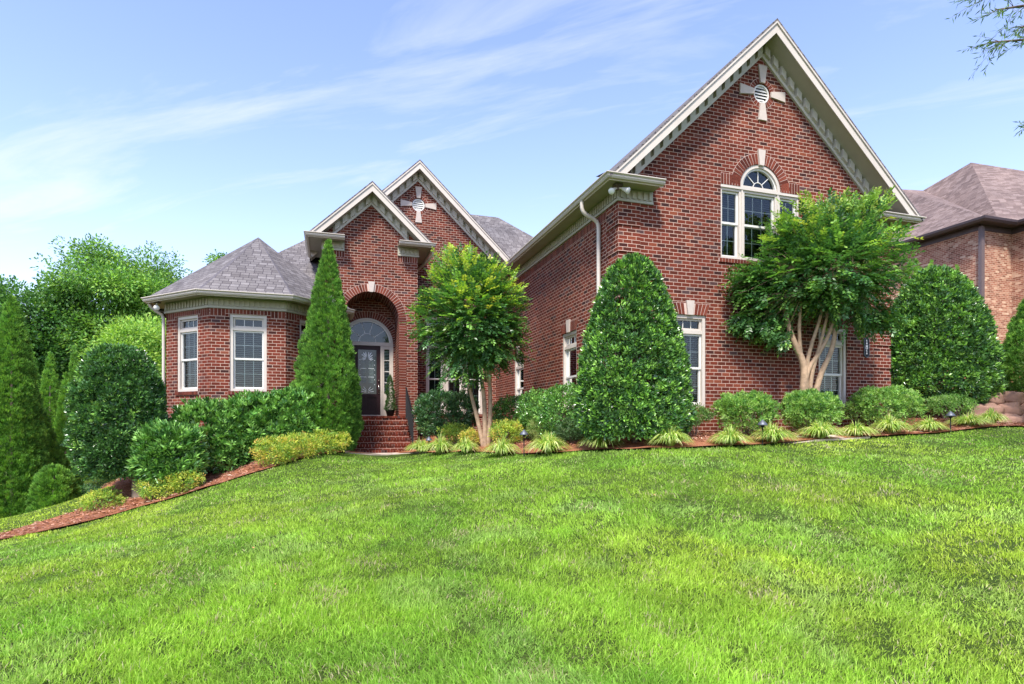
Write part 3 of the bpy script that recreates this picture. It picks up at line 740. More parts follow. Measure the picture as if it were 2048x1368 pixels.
# three part window with the half-round light
window(T, 8.20, 8.76, 5.24, 6.80, transom=0, cols=2, casing=.05); window(T, 8.80, 9.74, 5.24, 6.80, transom=0, cols=3, casing=.05); window(T, 9.78, 10.36, 5.24, 6.80, transom=0, cols=2, casing=.05)
m = MB()
m.box((8.20, -.11, 6.80), (10.36, .0, 6.862), T); m.box((8.76, -.12, 5.24), (8.80, -.01, 6.80), T); m.box((9.74, -.12, 5.24), (9.78, -.01, 6.80), T)
def ring(mb, T, uc, zc, r0, r1, a0, a1, n, d0, d1, mat=0):
    for k in range(n):
        f0, f1 = a0 + (a1 - a0) * k / n, a0 + (a1 - a0) * (k + 1) / n
        mb.prism(arc(uc, zc, r0, f0, f1, 1) + arc(uc, zc, r1, f1, f0, 1), d0, d1, T, mat)
def fan_light(T, uc, zc, ro, dd, spokes, inner, mats=(0, 1)):
    mb = MB(); ring(mb, T, uc, zc, ro - .075, ro, 0, 180, 20, dd - .04, dd + .065); ring(mb, T, uc, zc, ro - .115, ro - .075, 0, 180, 20, dd - .04, dd + .03, 1)
    mb.box((uc - ro, dd - .04, zc), (uc + ro, dd + .05, zc + .045), T)
    ring(mb, T, uc, zc + .045, inner, inner + .014, 0, 180, 14, dd - .02, dd - .004, 1)
    for a in spokes:
        c, s = math.cos(R(a)), math.sin(R(a)); w = .008; r1 = ro - .11
        mb.prism([(uc + c * inner - s * w, zc + .04 + s * inner + c * w), (uc + c * inner + s * w, zc + .04 + s * inner - c * w), (uc + c * r1 + s * w, zc + .02 + s * r1 - c * w), (uc + c * r1 - s * w, zc + .02 + s * r1 + c * w)], dd - .02, dd - .006, T, 1)
    w = mb.build('fanlight', [M_trim, M_white], house)
    g = MB(); g.poly([T(u, dd - .022, z) for u, z in arc(uc, zc + .04, ro - .1, 0, 180, 20)]); g.build('pane', M_glass, w)
    b = MB(); b.poly([T(u, dd - .3, z) for u, z in arc(uc, zc, ro, 0, 180, 20)]); b.build('dark_room_panel', M_dark, w)  # near-black backing puts the darkness behind the fanlight into colour
m.build('window_mullion', M_trim, house)
fan_light(T, 9.27, 6.865, .555, -.08, (45, 90, 135), .13)
# eaves of the wing
eave([(WX0, 19.9), (WX0, WY), (WX0 + .80, WY)], 6.18)
eave([(WX1 - .80, WY), (WX1, WY), (WX1, 24)], 6.18)
def ret_roof(x0, x1, y0, y1, z):
    m = MB(); m.poly([(x0, y0, z), (x1, y0, z), (x1 - (.3 if x1 > x0 else -.3), y1, z + .16), (x0, y1, z + .16)])
    return m
m = MB()
for (xa, xb) in ((WX0 - OV - .1, WX0 + .80), (WX1 + OV + .1, WX1 - .80)):
    m.poly([(xa, WY - OV - .09, 6.525), (xb, WY - OV - .09, 6.525), (xb, WY, 6.62), (xa, WY, 6.62)])
xe0, xe1 = WX0 - OV - .03, WX1 + OV + .03; YF = 10.2; 
ze = WR - SLW[0] * (WC - xe0)
roof_plane(m, [(xe0, YF - .03, ze), (WC, YF - .03, WR), (WC, 25.5, WR), (xe0, 25.5, ze)]); roof_plane(m, [(WC, YF - .03, WR), (xe1, YF - .03, ze), (xe1, 25.5, ze), (WC, 25.5, WR)])
m.build('roof', [M_shingle, M_dark], house)
gable(WC, (WC - WX0, WX1 - WC), WY, YF, WR, SLW, 6.54)
# downspout with its gooseneck
def downspout(pts, name='downspout', mat=None, r=.045, parent=None):
    P = smooth_line([np.array(p) for p in pts], 1); mb = MB(); mb.tube(P, r, 8); return mb.build(name, mat or M_trim, parent or house, True)
downspout([(WX0 - .46, 11.48, 6.42), (WX0 - .46, 11.48, 6.24), (WX0 - .38, 11.48, 6.14), (WX0 - .12, 11.48, 6.04), (WX0 - .06, 11.48, 5.93), (WX0 - .06, 11.48, 5.8), (WX0 - .06, 11.48, 1.1)])

# ---- middle gable: wall y 19.95
GY_, GXC, GR = 19.95, 2.90, 10.50; T = FRONT(GY_); gs = .957; gk = 0; zgw = lambda x: GR - .26 - gs * abs(x - GXC)
m = MB()
gw = (3.18, 5.22, 1.9, 5.30)
wall(m, T, [(-.2, 1), (5.9, 1), (5.9, zgw(5.9)), (GXC, GR - .26), (-.2, zgw(-.2))], [rect(*gw), arc(2.92, 9.13, .225, 0, 345, 23)])
m.build('wall', M_brick, house)
for k in range(3):
    u0 = 3.18 + k * .68; window(T, u0 + (.0 if k == 0 else .02), u0 + .68 - (.0 if k == 2 else .02), 1.9, 5.30, transom=1.02, cols=2, blinds=False, casing=.085, trcols=2)
m = MB(); m.box((3.86 - .02, -.12, 1.9), (3.86 + .02, -.02, 5.3), T); m.box((4.54 - .02, -.12, 1.9), (4.54 + .02, -.02, 5.3), T); m.build('window_mullion', M_trim, house)
m = MB(); tr(arch_ring, 'brick_arch', T, 2.92, 9.13, .23, .335, 0, 360, .075, key=0); tr(jack_arch, 'flat_brick_arch', T, gw[0], gw[1], gw[3]); tr(rowlock_sill, 'brick_sill', T, 3.1, 5.3, 1.9); m.build('brick_jamb', [M_btrim, M_mortar], house) if m.v else None
cross_vent(T, 2.92, 9.13, .215)
m = MB(); ex0, ex1 = -.6, 6.9
zg = lambda x: GR - gs * abs(x - GXC)
roof_plane(m, [(ex0, 19.47, zg(ex0)), (GXC, 19.47, GR), (GXC, 25.5, GR), (ex0, 25.5, zg(ex0))]); roof_plane(m, [(GXC, 19.47, GR), (ex1, 19.47, zg(ex1)), (ex1, 25.5, zg(ex1)), (GXC, 25.5, GR)])
m.build('roof', [M_shingle, M_dark], house)
gable(GXC, 3.08, GY_, 19.5, GR, gs, 6.9, xmax=6.3)

# ---- entry block: y 18.25, x -.2..2.64
EY, EX0, EX1 = 18.25, -.2, 2.64; EC = (EX0 + EX1) / 2; ER = 7.15 + SL * (EC - EX0 + OV); T = FRONT(EY); zew = lambda x: ER - .26 - SL * abs(x - EC)
m = MB()
ah = arch_hole(EC, .84, 1.80, 4.81)
wall(m, T, [(EX0, 0), (EX1, 0), (EX1, zew(EX1)), (EC, ER - .26), (EX0, zew(EX0))], [ah], reveal=1.15)
wall(m, LEFT(EX0), rect(EY, 20, 0, 6.95)); wall(m, LEFT(EX1), rect(EY, GY_, 0, 6.95))
m.build('wall', M_brick, house)
m = MB()
tr(arch_ring, 'brick_arch', T, EC, 4.81, .843, 1.07, 0, 180, .082, key=6)
n = 36
for u in (EC + .845, EC - 1.07):                                     # rowlock jambs beside the arch
    j = MB(); j.poly([T(u, .002, 1.8), T(u + .225, .002, 1.8), T(u + .225, .002, 4.81), T(u, .002, 4.81)], 1)
    for k in range(n):
        z = 1.80 + (4.81 - 1.80) * k / n; j.box((u, -.02, z + .005), (u + .225, .005, z + 3.01 / n - .005), T, 0, cell())
    j.build('brick_jamb', [M_btrim, M_mortar], house)
tr(soldier, 'soldier_course', T, EX0, EX0 + .62, 6.63); tr(soldier, 'soldier_course', T, EX1 - .62, EX1 - .02, 6.63)
m.build('brick_jamb', [M_btrim, M_mortar], house) if m.v else None
keystone(T, [(EC - .055, 5.63), (EC + .055, 5.63), (EC + .10, 5.95), (EC - .10, 5.95)])
eave([(EX0, 20.2), (EX0, EY), (EX0 + .62, EY)], 6.82); eave([(EX1 - .62, EY), (EX1, EY), (EX1, GY_)], 6.82)
m = MB(); xe0, xe1 = EX0 - OV - .03, EX1 + OV + .03; ze = ER - SL * (EC - xe0)
for (xa, xb) in ((EX0 - OV - .1, EX0 + .62), (EX1 + OV + .1, EX1 - .62)):
    m.poly([(xa, EY - OV - .09, 7.165), (xb, EY - OV - .09, 7.165), (xb, EY, 7.26), (xa, EY, 7.26)])
roof_plane(m, [(xe0, 17.77, ze), (EC, 17.77, ER), (EC, 22.5, ER), (xe0, 22.5, ze)]); roof_plane(m, [(EC, 17.77, ER), (xe1, 17.77, ze), (xe1, 22.5, ze), (EC, 22.5, ER)])
m.build('roof', [M_shingle, M_dark], house)
gable(EC, (EX1 - EX0) / 2, EY, 17.8, ER, SL, 7.18)
downspout([(EX1 + .48, 18.3, 7.06), (EX1 + .48, 18.3, 6.96), (EX1 + .4, 18.6, 6.84), (EX1 + .2, 19.2, 6.74), (EX1 + .07, 19.85, 6.62), (EX1 + .07, 19.88, 6.4), (EX1 + .07, 19.88, 1.1)])
# porch recess: back wall with the arched door opening, floor, vault
T = FRONT(19.4); DC, DR, DZ = 1.17, .83, 4.20
m = MB(); wall(m, T, rect(EC - .86, EC + .86, 1.7, 5.75), [arch_hole(DC, DR, 1.85, DZ)], reveal=.1)
m.build('porch_wall', M_brick, house)
m = MB(); tr(arch_ring, 'brick_arch', T, DC, DZ, DR + .003, DR + .21, 0, 180, .082, key=0)
m.build('brick_jamb', [M_btrim, M_mortar], house) if m.v else None
m = MB(); T18 = FRONT(0)
m.box((EC - 1.0, 17.95, 1.0), (EC + 1.02, 19.4, 1.795)); m.build('porch_floor', M_paver, house)
# frame round the door, fanlight, sidelights
m = MB(); d0 = -.07
m.box((DC - DR, d0 - .05, 1.85), (DC - DR + .07, d0 + .06, DZ), T); m.box((DC + DR - .07, d0 - .05, 1.85), (DC + DR, d0 + .06, DZ), T)
m.box((DC - DR + .07, d0 - .05, DZ - .07), (DC + DR - .07, d0 + .055, DZ), T); m.box((DC - .49, d0 - .05, 1.85), (DC - .42, d0 + .05, DZ - .07), T); m.box((DC + .42, d0 - .05, 1.85), (DC + .49, d0 + .05, DZ - .07), T)
m.box((DC - DR, d0 - .05, 1.80), (DC + DR, d0 + .1, 1.85), T)
m.build('door_frame', M_trim, house)
fan_light(T, DC, DZ + .002, DR - .004, -.07, (38, 75, 105, 142), .27)
for sgn in (-1, 1):
    ua, ub = sorted((DC + sgn * .49, DC + sgn * (DR - .07)))
    s = MB(); s.box((ua, -.12, 1.85), (ub, -.04, 2.55), T); s.box((ua, -.12, 4.02), (ub, -.041, 4.13), T); s.box((ua, -.12, 2.55), (ua + .05, -.042, 4.02), T); s.box((ub - .05, -.12, 2.55), (ub, -.042, 4.02), T)
    for z in (2.92, 3.29, 3.66): s.box((ua + .05, -.11, z - .012), (ub - .05, -.07, z + .012), T, 1)
    w = s.build('sidelight', [M_trim, M_white], house)
    p = MB(); p.poly([T(ua + .05, -.095, 2.55), T(ub - .05, -.095, 2.55), T(ub - .05, -.095, 4.02), T(ua + .05, -.095, 4.02)]); p.build('pane', M_glass, w)
    p = MB(); z = 2.56
    while z < 4.0: p.poly([T(ua + .04, -.13, z), T(ub - .04, -.13, z), T(ub - .04, -.16, z + .024), T(ua + .04, -.16, z + .024)]); z += .05
    p.build('blind', M_blind, w)
    p = MB(); p.poly([T(ua, -.3, 2.4), T(ub, -.3, 2.4), T(ub, -.3, 4.1), T(ua, -.3, 4.1)]); p.build('dark_room_panel', M_dark, w)  # dark sheet in place of the unlit interior behind the sidelight
# the door leaf
d = MB(); a, b = DC - .42, DC + .42; zb, zt = 1.86, DZ - .072; s = .125; dd = -.06
d.box((a, -.12, zb), (a + s, dd, zt), T); d.box((b - s, -.12, zb), (b, dd, zt), T); d.box((a + s, -.12, zt - .13), (b - s, dd - .001, zt), T)
d.box((a + s, -.12, 2.44), (b - s, dd - .001, 2.54), T); d.box((a + s, -.12, zb), (b - s, dd - .001, 2.0), T); d.box((DC - .035, -.12, 2.0), (DC + .035, dd - .001, 2.44), T)
for (pa, pb) in ((a + s, DC - .035), (DC + .035, b - s)):
    d.box((pa, -.12, 2.0), (pb, dd - .035, 2.44), T); d.box((pa + .05, -.12, 2.05), (pb - .05, dd - .012, 2.39), T)
door = d.build('front_door', M_door, house)
g = MB(); ga, gb, gz0, gz1 = a + s, b - s, 2.54, zt - .13
g.box((ga, -.11, gz0), (gb, dd - .03, gz1), T)
g.build('door_glass', M_dglass, door)
g = MB(); gw_ = gb - ga
for (fa, fb) in ((.16, .42), (.58, .84)): g.box((ga + gw_ * fa, -.10, gz0 + .36), (ga + gw_ * fb, dd - .026, gz1 - .34), T)
g.build('frosted_panel', M_frost, door)
g = MB(); uc = DC; y_ = dd - .025
def petal(u, z, ang, L, w):
    c, s_ = math.cos(R(ang)), math.sin(R(ang)); pts = []
    for q in range(10):
        t = q / 10 * 2 * math.pi; pu, pz = L / 2 * math.cos(t), w / 2 * math.sin(t); pts.append((u + c * (pu + L / 2) - s_ * pz, z + s_ * (pu + L / 2) + c * pz))
    g.prism(pts, y_ - .004, y_ + .002, T)
for sg in (-1, 1):                                                   # leaded flower at the top, leaves at the foot
    for k, (ang, L) in enumerate(((15, .15), (38, .19), (60, .20), (82, .17))): petal(uc + sg * .03, gz1 - .30 + .02 * k, ang if sg > 0 else 180 - ang, L, .032)
    for k, (ang, L) in enumerate(((-25, .13), (-5, .17))): petal(uc + sg * .03, gz1 - .30, ang if sg > 0 else 180 - ang, L, .026)
    for k, (ang, L) in enumerate(((8, .2), (28, .2), (50, .16))): petal(uc + sg * .02, gz0 + .06 + .03 * k, ang if sg > 0 else 180 - ang, L, .022)
    for z in np.arange(gz0 + .3, gz1 - .25, .16): g.box((uc + sg * .235 - .01, y_ - .004, z), (uc + sg * .235 + .01, y_ + .002, z + .022), T)
for z in (gz0 + .55, gz0 + .83):
    for (fa, fb) in ((.13, .44), (.56, .87)): g.box((ga + gw_ * fa, y_ - .004, z), (ga + gw_ * fb, y_ + .002, z + .016), T)
g.build('bevelled_pattern', M_bevel, door)
h = MB(); hx = b - .055
k_ = MB(); k_.tube([T(hx, dd, 2.98), T(hx, dd + .02, 2.98), T(hx, dd + .04, 2.98), T(hx, dd + .06, 2.98)], [.035, .035, .021, .018], 12); k_.build('deadbolt', M_nickel, door, True)
for z, r in ((2.82, .032),):
    P = [T(hx, dd, z), T(hx, dd + .02, z), T(hx, dd + .04, z), T(hx, dd + .06, z)]; h.tube(P, [r, r, r * .6, r * .5], 12)
h.tube([T(hx, dd + .02, 2.80), T(hx, dd + .07, 2.78), T(hx, dd + .075, 2.66), T(hx, dd + .03, 2.58)], .014, 8); h.tube([T(hx, dd, 2.57), T(hx, dd + .03, 2.57)], .022, 10)
h.build('handle', M_nickel, door, True)
b_ = MB(); b_.box((1.93, -.02, 2.97), (1.955, .006, 3.06), T); b_.build('doorbell', M_nickel, house)
# steps
m = MB()
for k in range(6):
    zt_ = 1.635 - .16 * k; yb = 17.95 - .30 * k
    m.box((EC - 1.0, yb - .30, .3), (EC + 1.0, 17.955 - .001 * k, zt_ - .065)); 
    nb = 25
    for q in range(nb): m.box((EC - 1.0 + 2.0 * q / nb + .004, yb - .315, zt_ - .07), (EC - 1.0 + 2.0 * (q + 1) / nb - .004, yb - .10, zt_), None, 0, cell())
    m.box((EC - 1.0, yb - .30, zt_ - .066), (EC + 1.0, yb - .012, zt_ - .006), None, 1)
for q in range(25): m.box((EC - 1.0 + 2.0 * q / 25 + .004, 17.93, 1.735), (EC - 1.0 + 2.0 * (q + 1) / 25 - .004, 18.14, 1.80), None, 0, cell())
m.build('steps', [M_paver, M_mortar], house)
# iron handrail
m = MB(); rx = EC + 1.02; top = [(rx, 18.0, 2.68), (rx, 17.85, 2.66), (rx, 16.35, 1.79), (rx, 16.25, 1.74)]
m.tube(top, .02, 8)
m.tube([(rx, 17.9, 1.70), (rx, 17.9, 2.67)], .018, 6); m.tube([(rx, 16.38, .75), (rx, 16.38, 1.81)], .018, 6)
m.tube([(rx, 17.85, 1.86), (rx, 16.4, .98)], .012, 6)
for k in range(13):
    y = 17.78 - k * .108; z0 = 1.86 - (17.85 - y) * .607; z1 = 2.66 - (17.85 - y) * .58; m.tube([(rx, y, z0), (rx, y, z1)], .008, 5)
m.build('handrail', M_black, house, True)

# ---- octagonal bay
SD = 1.79; OC = (-1.995, 16.09 + SD * (1 + math.sqrt(2)) / 2); ap = SD * (1 + math.sqrt(2)) / 2
def octv(a):
    r = a / math.cos(R(22.5)); return [(OC[0] + r * math.cos(R(-112.5 - 45 * 1 + 45 * k)), OC[1] + r * math.sin(R(-112.5 - 45 + 45 * k))) for k in range(8)]
ov = octv(ap)                                   # 0,1 = left facet, 1,2 = front facet, 2,3 = right facet, 3,4 = right side
wm = MB(); tm = MB()
for k in range(-1, 5):
    a = np.array(ov[k % 8]); b = np.array(ov[(k + 1) % 8]); t = (b - a) / np.linalg.norm(b - a); nn = (t[1], -t[0]); T = frame((*a, 0), (*t, 0), (*nn, 0))
    hole = []
    if k in (0, 1, 2): hole = [rect(.46, SD - .46, 2.40, 4.36)]
    wall(wm, T, rect(0, SD, -1.5, 4.62), hole)
    if k in (0, 1, 2):
        window(T, .46, SD - .46, 2.40, 4.36)
        tr(rowlock_sill, 'brick_sill', T, .42, SD - .42, 2.40); tr(soldier, 'soldier_course', T, .0 + .01, .36, 4.30); tr(soldier, 'soldier_course', T, SD - .36, SD - .01, 4.30); tr(soldier, 'soldier_course', T, .36, SD - .36, 4.365, .12)
wm.build('wall', M_brick, house); tm.build('brick_jamb', [M_btrim, M_mortar], house) if m.v else None
eave([ov[7], ov[0], ov[1], ov[2], ov[3], (ov[3][0], 18.24)], 4.49)
m = MB(); rv = octv(ap + OV + .02); apx = (OC[0], OC[1], 7.0)
for k in range(8):
    a, b = rv[k], rv[(k + 1) % 8]; m.poly([(a[0], a[1], 4.83), (b[0], b[1], 4.83), apx])
cap = MB()
for k in range(8):
    a = Vector((*rv[k], 4.835)); ax = Vector(apx) + Vector((0, 0, .01)); t = (ax - a).normalized(); side = t.cross(Vector((0, 0, 1))).normalized() * .10; out = Vector((a.x - OC[0], a.y - OC[1], 0)).normalized()
    dn = Vector((0, 0, -.045))
    cap.poly([a + side + dn, a, ax, ax + side * .3 + dn]); cap.poly([a, a - side + dn, ax - side * .3 + dn, ax])
r = m.build('roof', M_shingle, house); cap.build('hip_cap', M_ridge, r)
# ---- low left body and the main hipped roof behind
m = MB(); wall(m, FRONT(18.62), rect(-4.16, -.2, -1.5, 4.6)); wall(m, LEFT(-4.16), rect(18.62, 27, -1.5, 4.6)); wall(m, FRONT(27), rect(-4.16, 13.12, -1, 6)); m.build('wall', M_brick, house)
m = MB(); e = 4.72; rz = e + .92 * 6.63
roof_plane(m, [(-4.6, 18.2, e), (-.2, 18.2, e), (-.2, 20.3, e + .92 * 2.1), (11.73, 20.3, e + .92 * 2.1), (7.2, 24.83, rz), (2.03, 24.83, rz)])
roof_plane(m, [(-4.6, 18.2, e), (2.03, 24.83, rz), (-4.6, 31.4, e)]); roof_plane(m, [(7.2, 24.83, rz), (13.8, 18.2 + .0, e), (13.8, 31.4, e)]); roof_plane(m, [(2.03, 24.83, rz), (7.2, 24.83, rz), (13.8, 31.4, e), (-4.6, 31.4, e)])
m.build('roof', [M_shingle, M_dark], house)
downspout([(ov[0][0] - .36, ov[0][1] - .12, 4.74), (ov[0][0] - .36, ov[0][1] - .1, 4.66), (ov[0][0] - .2, ov[0][1] - .04, 4.52), (ov[0][0] - .06, ov[0][1], 4.44), (ov[0][0] - .06, ov[0][1], 4.1), (ov[0][0] - .06, ov[0][1], -.5)], 'downspout', M_trim, .04)
ov_ = ov
# attic floor plates so that no daylight shows inside
m = MB(); m.box((-4.1, 20.1, 4.5), (13.0, 26.9, 4.6)); m.box((WX0 + .05, WY + .4, 6.2), (WX1 - .05, 23.9, 6.25)); m.box((WX0 + .05, WY + .5, 4.35), (WX1 - .05, 23.9, 4.4)); m.build('floor_plate', M_dark, house)

# ---------------------------------------------------------------- fixtures on the house
# twin flood light under the wing's eave
fl = empty('flood_light', (5.60, 10.58, 6.40), 'twin headed white flood light under the eave at the corner of the big gable', 'flood light')
m = MB(); m.box((5.50, 10.42, 6.395), (5.66, 10.58, 6.45)); m.tube([(5.58, 10.50, 6.40), (5.58, 10.50, 6.33)], .035, 10); m.build('base', M_brown2, fl)
for (dx, dy) in ((-.13, -.02), (.12, -.10)):
    c = Vector((5.58, 10.50, 6.36)); d = Vector((dx, dy - .05, -.11)).normalized(); e_ = c + Vector((dx, dy, -.02)) * .5
    m = MB(); m.tube([c, e_, e_ + d * .04, e_ + d * .10, e_ + d * .16, e_ + d * .17], [.015, .02, .035, .045, .07, .07], 12)
    lh = m.build('lamp_head', M_white, fl, True); m = MB(); m.tube([e_ + d * .168, e_ + d * .18], [.062, .05], 12); m.build('bulb', M_bulb, lh, True)
fl2 = empty('flood_light', (ov[0][0] - .1, ov[0][1] - .3, 4.66), 'small round white flood light under the eave at the left corner of the octagonal bay', 'flood light')
cx_, cy_ = ov[0][0] - .16, ov[0][1] - .22
m = MB(); m.box((cx_ - .07, cy_ - .07, 4.72), (cx_ + .07, cy_ + .07, 4.765)); m.build('base', M_brown2, fl2)
m = MB(); m.tube([(cx_, cy_, 4.72), (cx_, cy_ - .03, 4.64), (cx_ + .02, cy_ - .09, 4.60), (cx_ + .03, cy_ - .15, 4.57)], [.02, .035, .055, .075], 12); lh = m.build('lamp_head', M_white, fl2, True)
m = MB(); m.tube([(cx_ + .03, cy_ - .15, 4.57), (cx_ + .032, cy_ - .165, 4.563)], [.066, .05], 12); m.build('bulb', M_bulb, lh, True)
# house number plaque
pq = empty('house_number_plaque', (12.36, 10.66, 3.2), 'narrow dark vertical number plaque at the right end of the big gable wall', 'number plaque')
T = FRONT(10.68); m = MB(); m.prism([(12.29, 3.21), (12.36, 3.165), (12.43, 3.21), (12.43, 3.62), (12.36, 3.665), (12.29, 3.62)], 0, .022, T); m.build('plate', M_black, pq)
m = MB()
for a, b in (((12.292, 3.215), (12.292, 3.615)), ((12.428, 3.215), (12.428, 3.615))): m.box((a[0] - .008, .0, a[1]), (b[0] + .008, .03, b[1]), T)
m.prism([(12.29, 3.21), (12.36, 3.165), (12.43, 3.21), (12.43, 3.222), (12.36, 3.18), (12.29, 3.222)], 0, .03, T); m.prism([(12.29, 3.608), (12.36, 3.65), (12.43, 3.608), (12.43, 3.62), (12.36, 3.665), (12.29, 3.62)], 0, .03, T)
m.build('rim', M_lampcap, pq)
def glyph(ch, u, z, h, w, T, d0=.022):
    m = MB(); s = .014
    if ch == '1': m.box((u - s / 2, d0, z), (u + s / 2, d0 + .006, z + h), T); m.box((u - w * .3, d0, z), (u + w * .3, d0 + .005, z + s), T); m.prism([(u - s / 2, z + h), (u - w * .35, z + h * .8), (u - w * .35, z + h * .72), (u - s / 2, z + h * .86)], d0, d0 + .005, T)
    if ch == '8':
        ring(m, T, u, z + h * .27, w * .28, w * .28 + s, 0, 360, 16, d0, d0 + .005); ring(m, T, u, z + h * .74, w * .22, w * .22 + s, 0, 360, 16, d0, d0 + .006)
    return m.build('digit', M_nickel, pq)
for k, ch in enumerate('181'): glyph(ch, 12.36, 3.50 - .125 * k, .10, .08, T)

# ---------------------------------------------------------------- the neighbour's house
nb = empty('brick_house', tuple(at(1960, 700, 24)), 'orange brick house with brown shingled roof and dark gutters, far right behind the round holly', 'house')
A3 = lambda px, py, Z: Vector(at(px, py, Z))
NX, NY = 25.87, 17.0; ez = 9.86
m = MB(); wall(m, LEFT(NX), rect(NY, 26, 1, ez)); wall(m, FRONT(NY), rect(NX, 27.8, 1, ez)); wall(m, LEFT(27.8), rect(10, NY, 1, ez)); wall(m, FRONT(10), rect(27.8, 36, 1, ez)); wall(m, FRONT(26), rect(NX, 36, 1, ez)); wall(m, LEFT(36), rect(10, 26, 1, ez))
m.build('wall', M_brick2, nb)
m = MB(); path = [(NX, 26), (NX, NY), (27.8, NY), (27.8, 10)]
sweep(m, path, [(0, ez - .22), (.03, ez - .22), (.03, ez), (0, ez)]); sweep(m, path, [(0, ez + .01), (.45, ez + .01), (.45, ez + .03), (0, ez + .03)]); m.build('frieze', M_brown, nb)
m = MB(); sweep(m, path, [(.45, ez - .03), (.50, ez - .03), (.58, ez + .05), (.60, ez + .14), (.57, ez + .14), (.45, ez + .10)]); m.build('gutter', M_brown, nb)
zr = ez + .13
E1 = Vector((NX - .5, NY - .5, zr)); E0 = Vector((NX - .5, 30, zr)); E2 = Vector((27.3, NY - .5, zr)); E3 = Vector((27.3, 9.5, zr))
R1 = A3(1795, 378, 33); Vv = A3(1846, 381, 33.5); Wv = A3(2002, 452, 25.2); Ap = A3(1942, 325, 31); A2 = A3(2030, 345, 29.0); A4 = A3(2240, 372, 27.5)
m = MB()
m.poly([E1, E0, A3(1700, 378, 40), R1]); m.poly([E1, R1, Vv]); m.poly([E1, Vv, Wv]); m.poly([E1, Wv, E2]); m.poly([Vv, Ap, Wv]); m.poly([Wv, Ap, A4, E2]); m.poly([E2, A4, E3]); m.poly([E3, A4, Vector((37, 9.5, zr))])
bk_ = Vector((37, 27, zr)); m.poly([Ap, bk_, A4]); m.poly([Ap, Vv, R1, E0, bk_]); m.poly([A4, bk_, Vector((37, 9.5, zr))])
m.build('roof', M_shingle2, nb)
m = MB(); px_ = NX + .02; m.box((NX - .10, NY - .14, 1), (NX + .08, NY - .01, ez - .1)); m.build('downspout', M_brown2, nb)
m = MB()
for (px, py, Z) in ((1838, 448, 27.5), (1815, 462, 28.2)):
    c = A3(px, py, Z); m.box((c.x - .25, c.y - .25, c.z - .1), (c.x + .25, c.y + .25, c.z + .12))
m.build('roof_vent', M_brown, nb)

# ---------------------------------------------------------------- path lights, fence, wall
def path_light(px, py_base, Z, h, label):
    b = at(px, py_base, Z); zg_ = gz(b[0], b[1]); b = (b[0], b[1], zg_)
    o = empty('path_light', b, label, 'path light', 'path lights along the mulch bed')
    m = MB(); m.tube([(b[0], b[1], b[2] - .1), (b[0], b[1], b[2] + h - .05)], .011, 8); m.build('stake', M_black, o, True)
    m = MB(); m.lathe([(.0, h - .09), (.030, h - .09), (.034, h - .05), (.026, h - .03)], b, 14); m.build('lantern', M_black, o, True)
    m = MB(); m.lathe([(.022, h - .045), (.092, h - .055), (.095, h - .045), (.062, h + .0), (.022, h + .04), (.0, h + .06)], b, 18); m.build('cap', M_lampcap, o, True)
PATH_LIGHTS = [(1048, 912, 11.9, .50, 'slim black path light between two striped grass clumps right of the smaller multi-trunk tree'),
               (858, 905, 15.2, .36, 'black path light nearest the brick steps, among striped grass'),
               (1525, 893, 10.9, .44, 'black path light before the boxwoods, directly below the larger multi-trunk tree'),
               (1901, 872, 12.5, .42, 'black path light farthest right, beside the sparse low shrub')]
for p in PATH_LIGHTS: path_light(*p)

def boulder(name, c, s, seed):
    m = MB(); rg = np.random.default_rng(seed); n, k = 14, 9
    base = len(m.v)
    for i in range(k + 1):
        for j in range(n):
            a = j / n * math.tau; p = (i / k - .5) * math.pi
            d = np.array((math.cos(a) * math.cos(p), math.sin(a) * math.cos(p), math.sin(p))); d = np.sign(d) * np.abs(d) ** .62
            f = 1 + .13 * math.sin(3 * a + seed) + .10 * math.sin(5 * p + 2 * a + seed * 2) + rg.uniform(-.05, .05)
            m.v.append(tuple(np.array(c) + d * np.array(s) * f))
    for i in range(k):
        for j in range(n):
            m.f.append((base + i * n + j, base + i * n + (j + 1) % n, base + (i + 1) * n + (j + 1) % n, base + (i + 1) * n + j)); m.m.append(0); m.uv += [(0, 0)] * 4
    return m
rw_ = empty('stone_retaining_wall', tuple(at(2000, 850, 14.5)), 'low retaining wall of rough tan red boulders under the round holly on the right', 'retaining wall')
wallstones = []
k = 0
for row, (py, h) in enumerate(((848, .34), (824, .32), (800, .28))):
    px = 1925 + row * 14
    while px < 2260:
        w = random.uniform(34, 60); Z = 14.4 + row * .25 + (px - 1925) * .001
        c = at(px + w / 2, py - (px - 1925) * .03, Z); hw_ = w / 2 / F * Z * 1.08
        b = boulder('boulder', c, (hw_, .26, h * .62), k + 3); b.build('boulder', M_rock, rw_, True); px += w; k += 1
# far fence beyond the round holly on the left
f0 = at(190, 990, 19); f1 = at(300, 985, 19); zf_ = gz(*f0[:2])
fe = empty('wood_fence', (f0[0], f0[1], zf_), 'low dark slatted fence behind the trunk of the clipped holly, lower left', 'fence')
m = MB(); dv = Vector(f1) - Vector(f0); dv.z = 0; dv.normalize(); T = frame((f0[0], f0[1], 0), tuple(dv), (-dv.y, dv.x, 0))
zc_ = at(230, 988, 19)[2]
for k in range(4): m.box((-1.5, 0, zc_ - .20 + k * .12), (3.2, .02, zc_ - .12 + k * .12), T)
m.build('rail', M_brown, fe)
for k in range(6): m = MB(); m.box((-1.4 + k * .85, .02, zc_ - 1.2), (-1.32 + k * .85, .08, zc_ + .30), T); m.build('post', M_brown, fe)

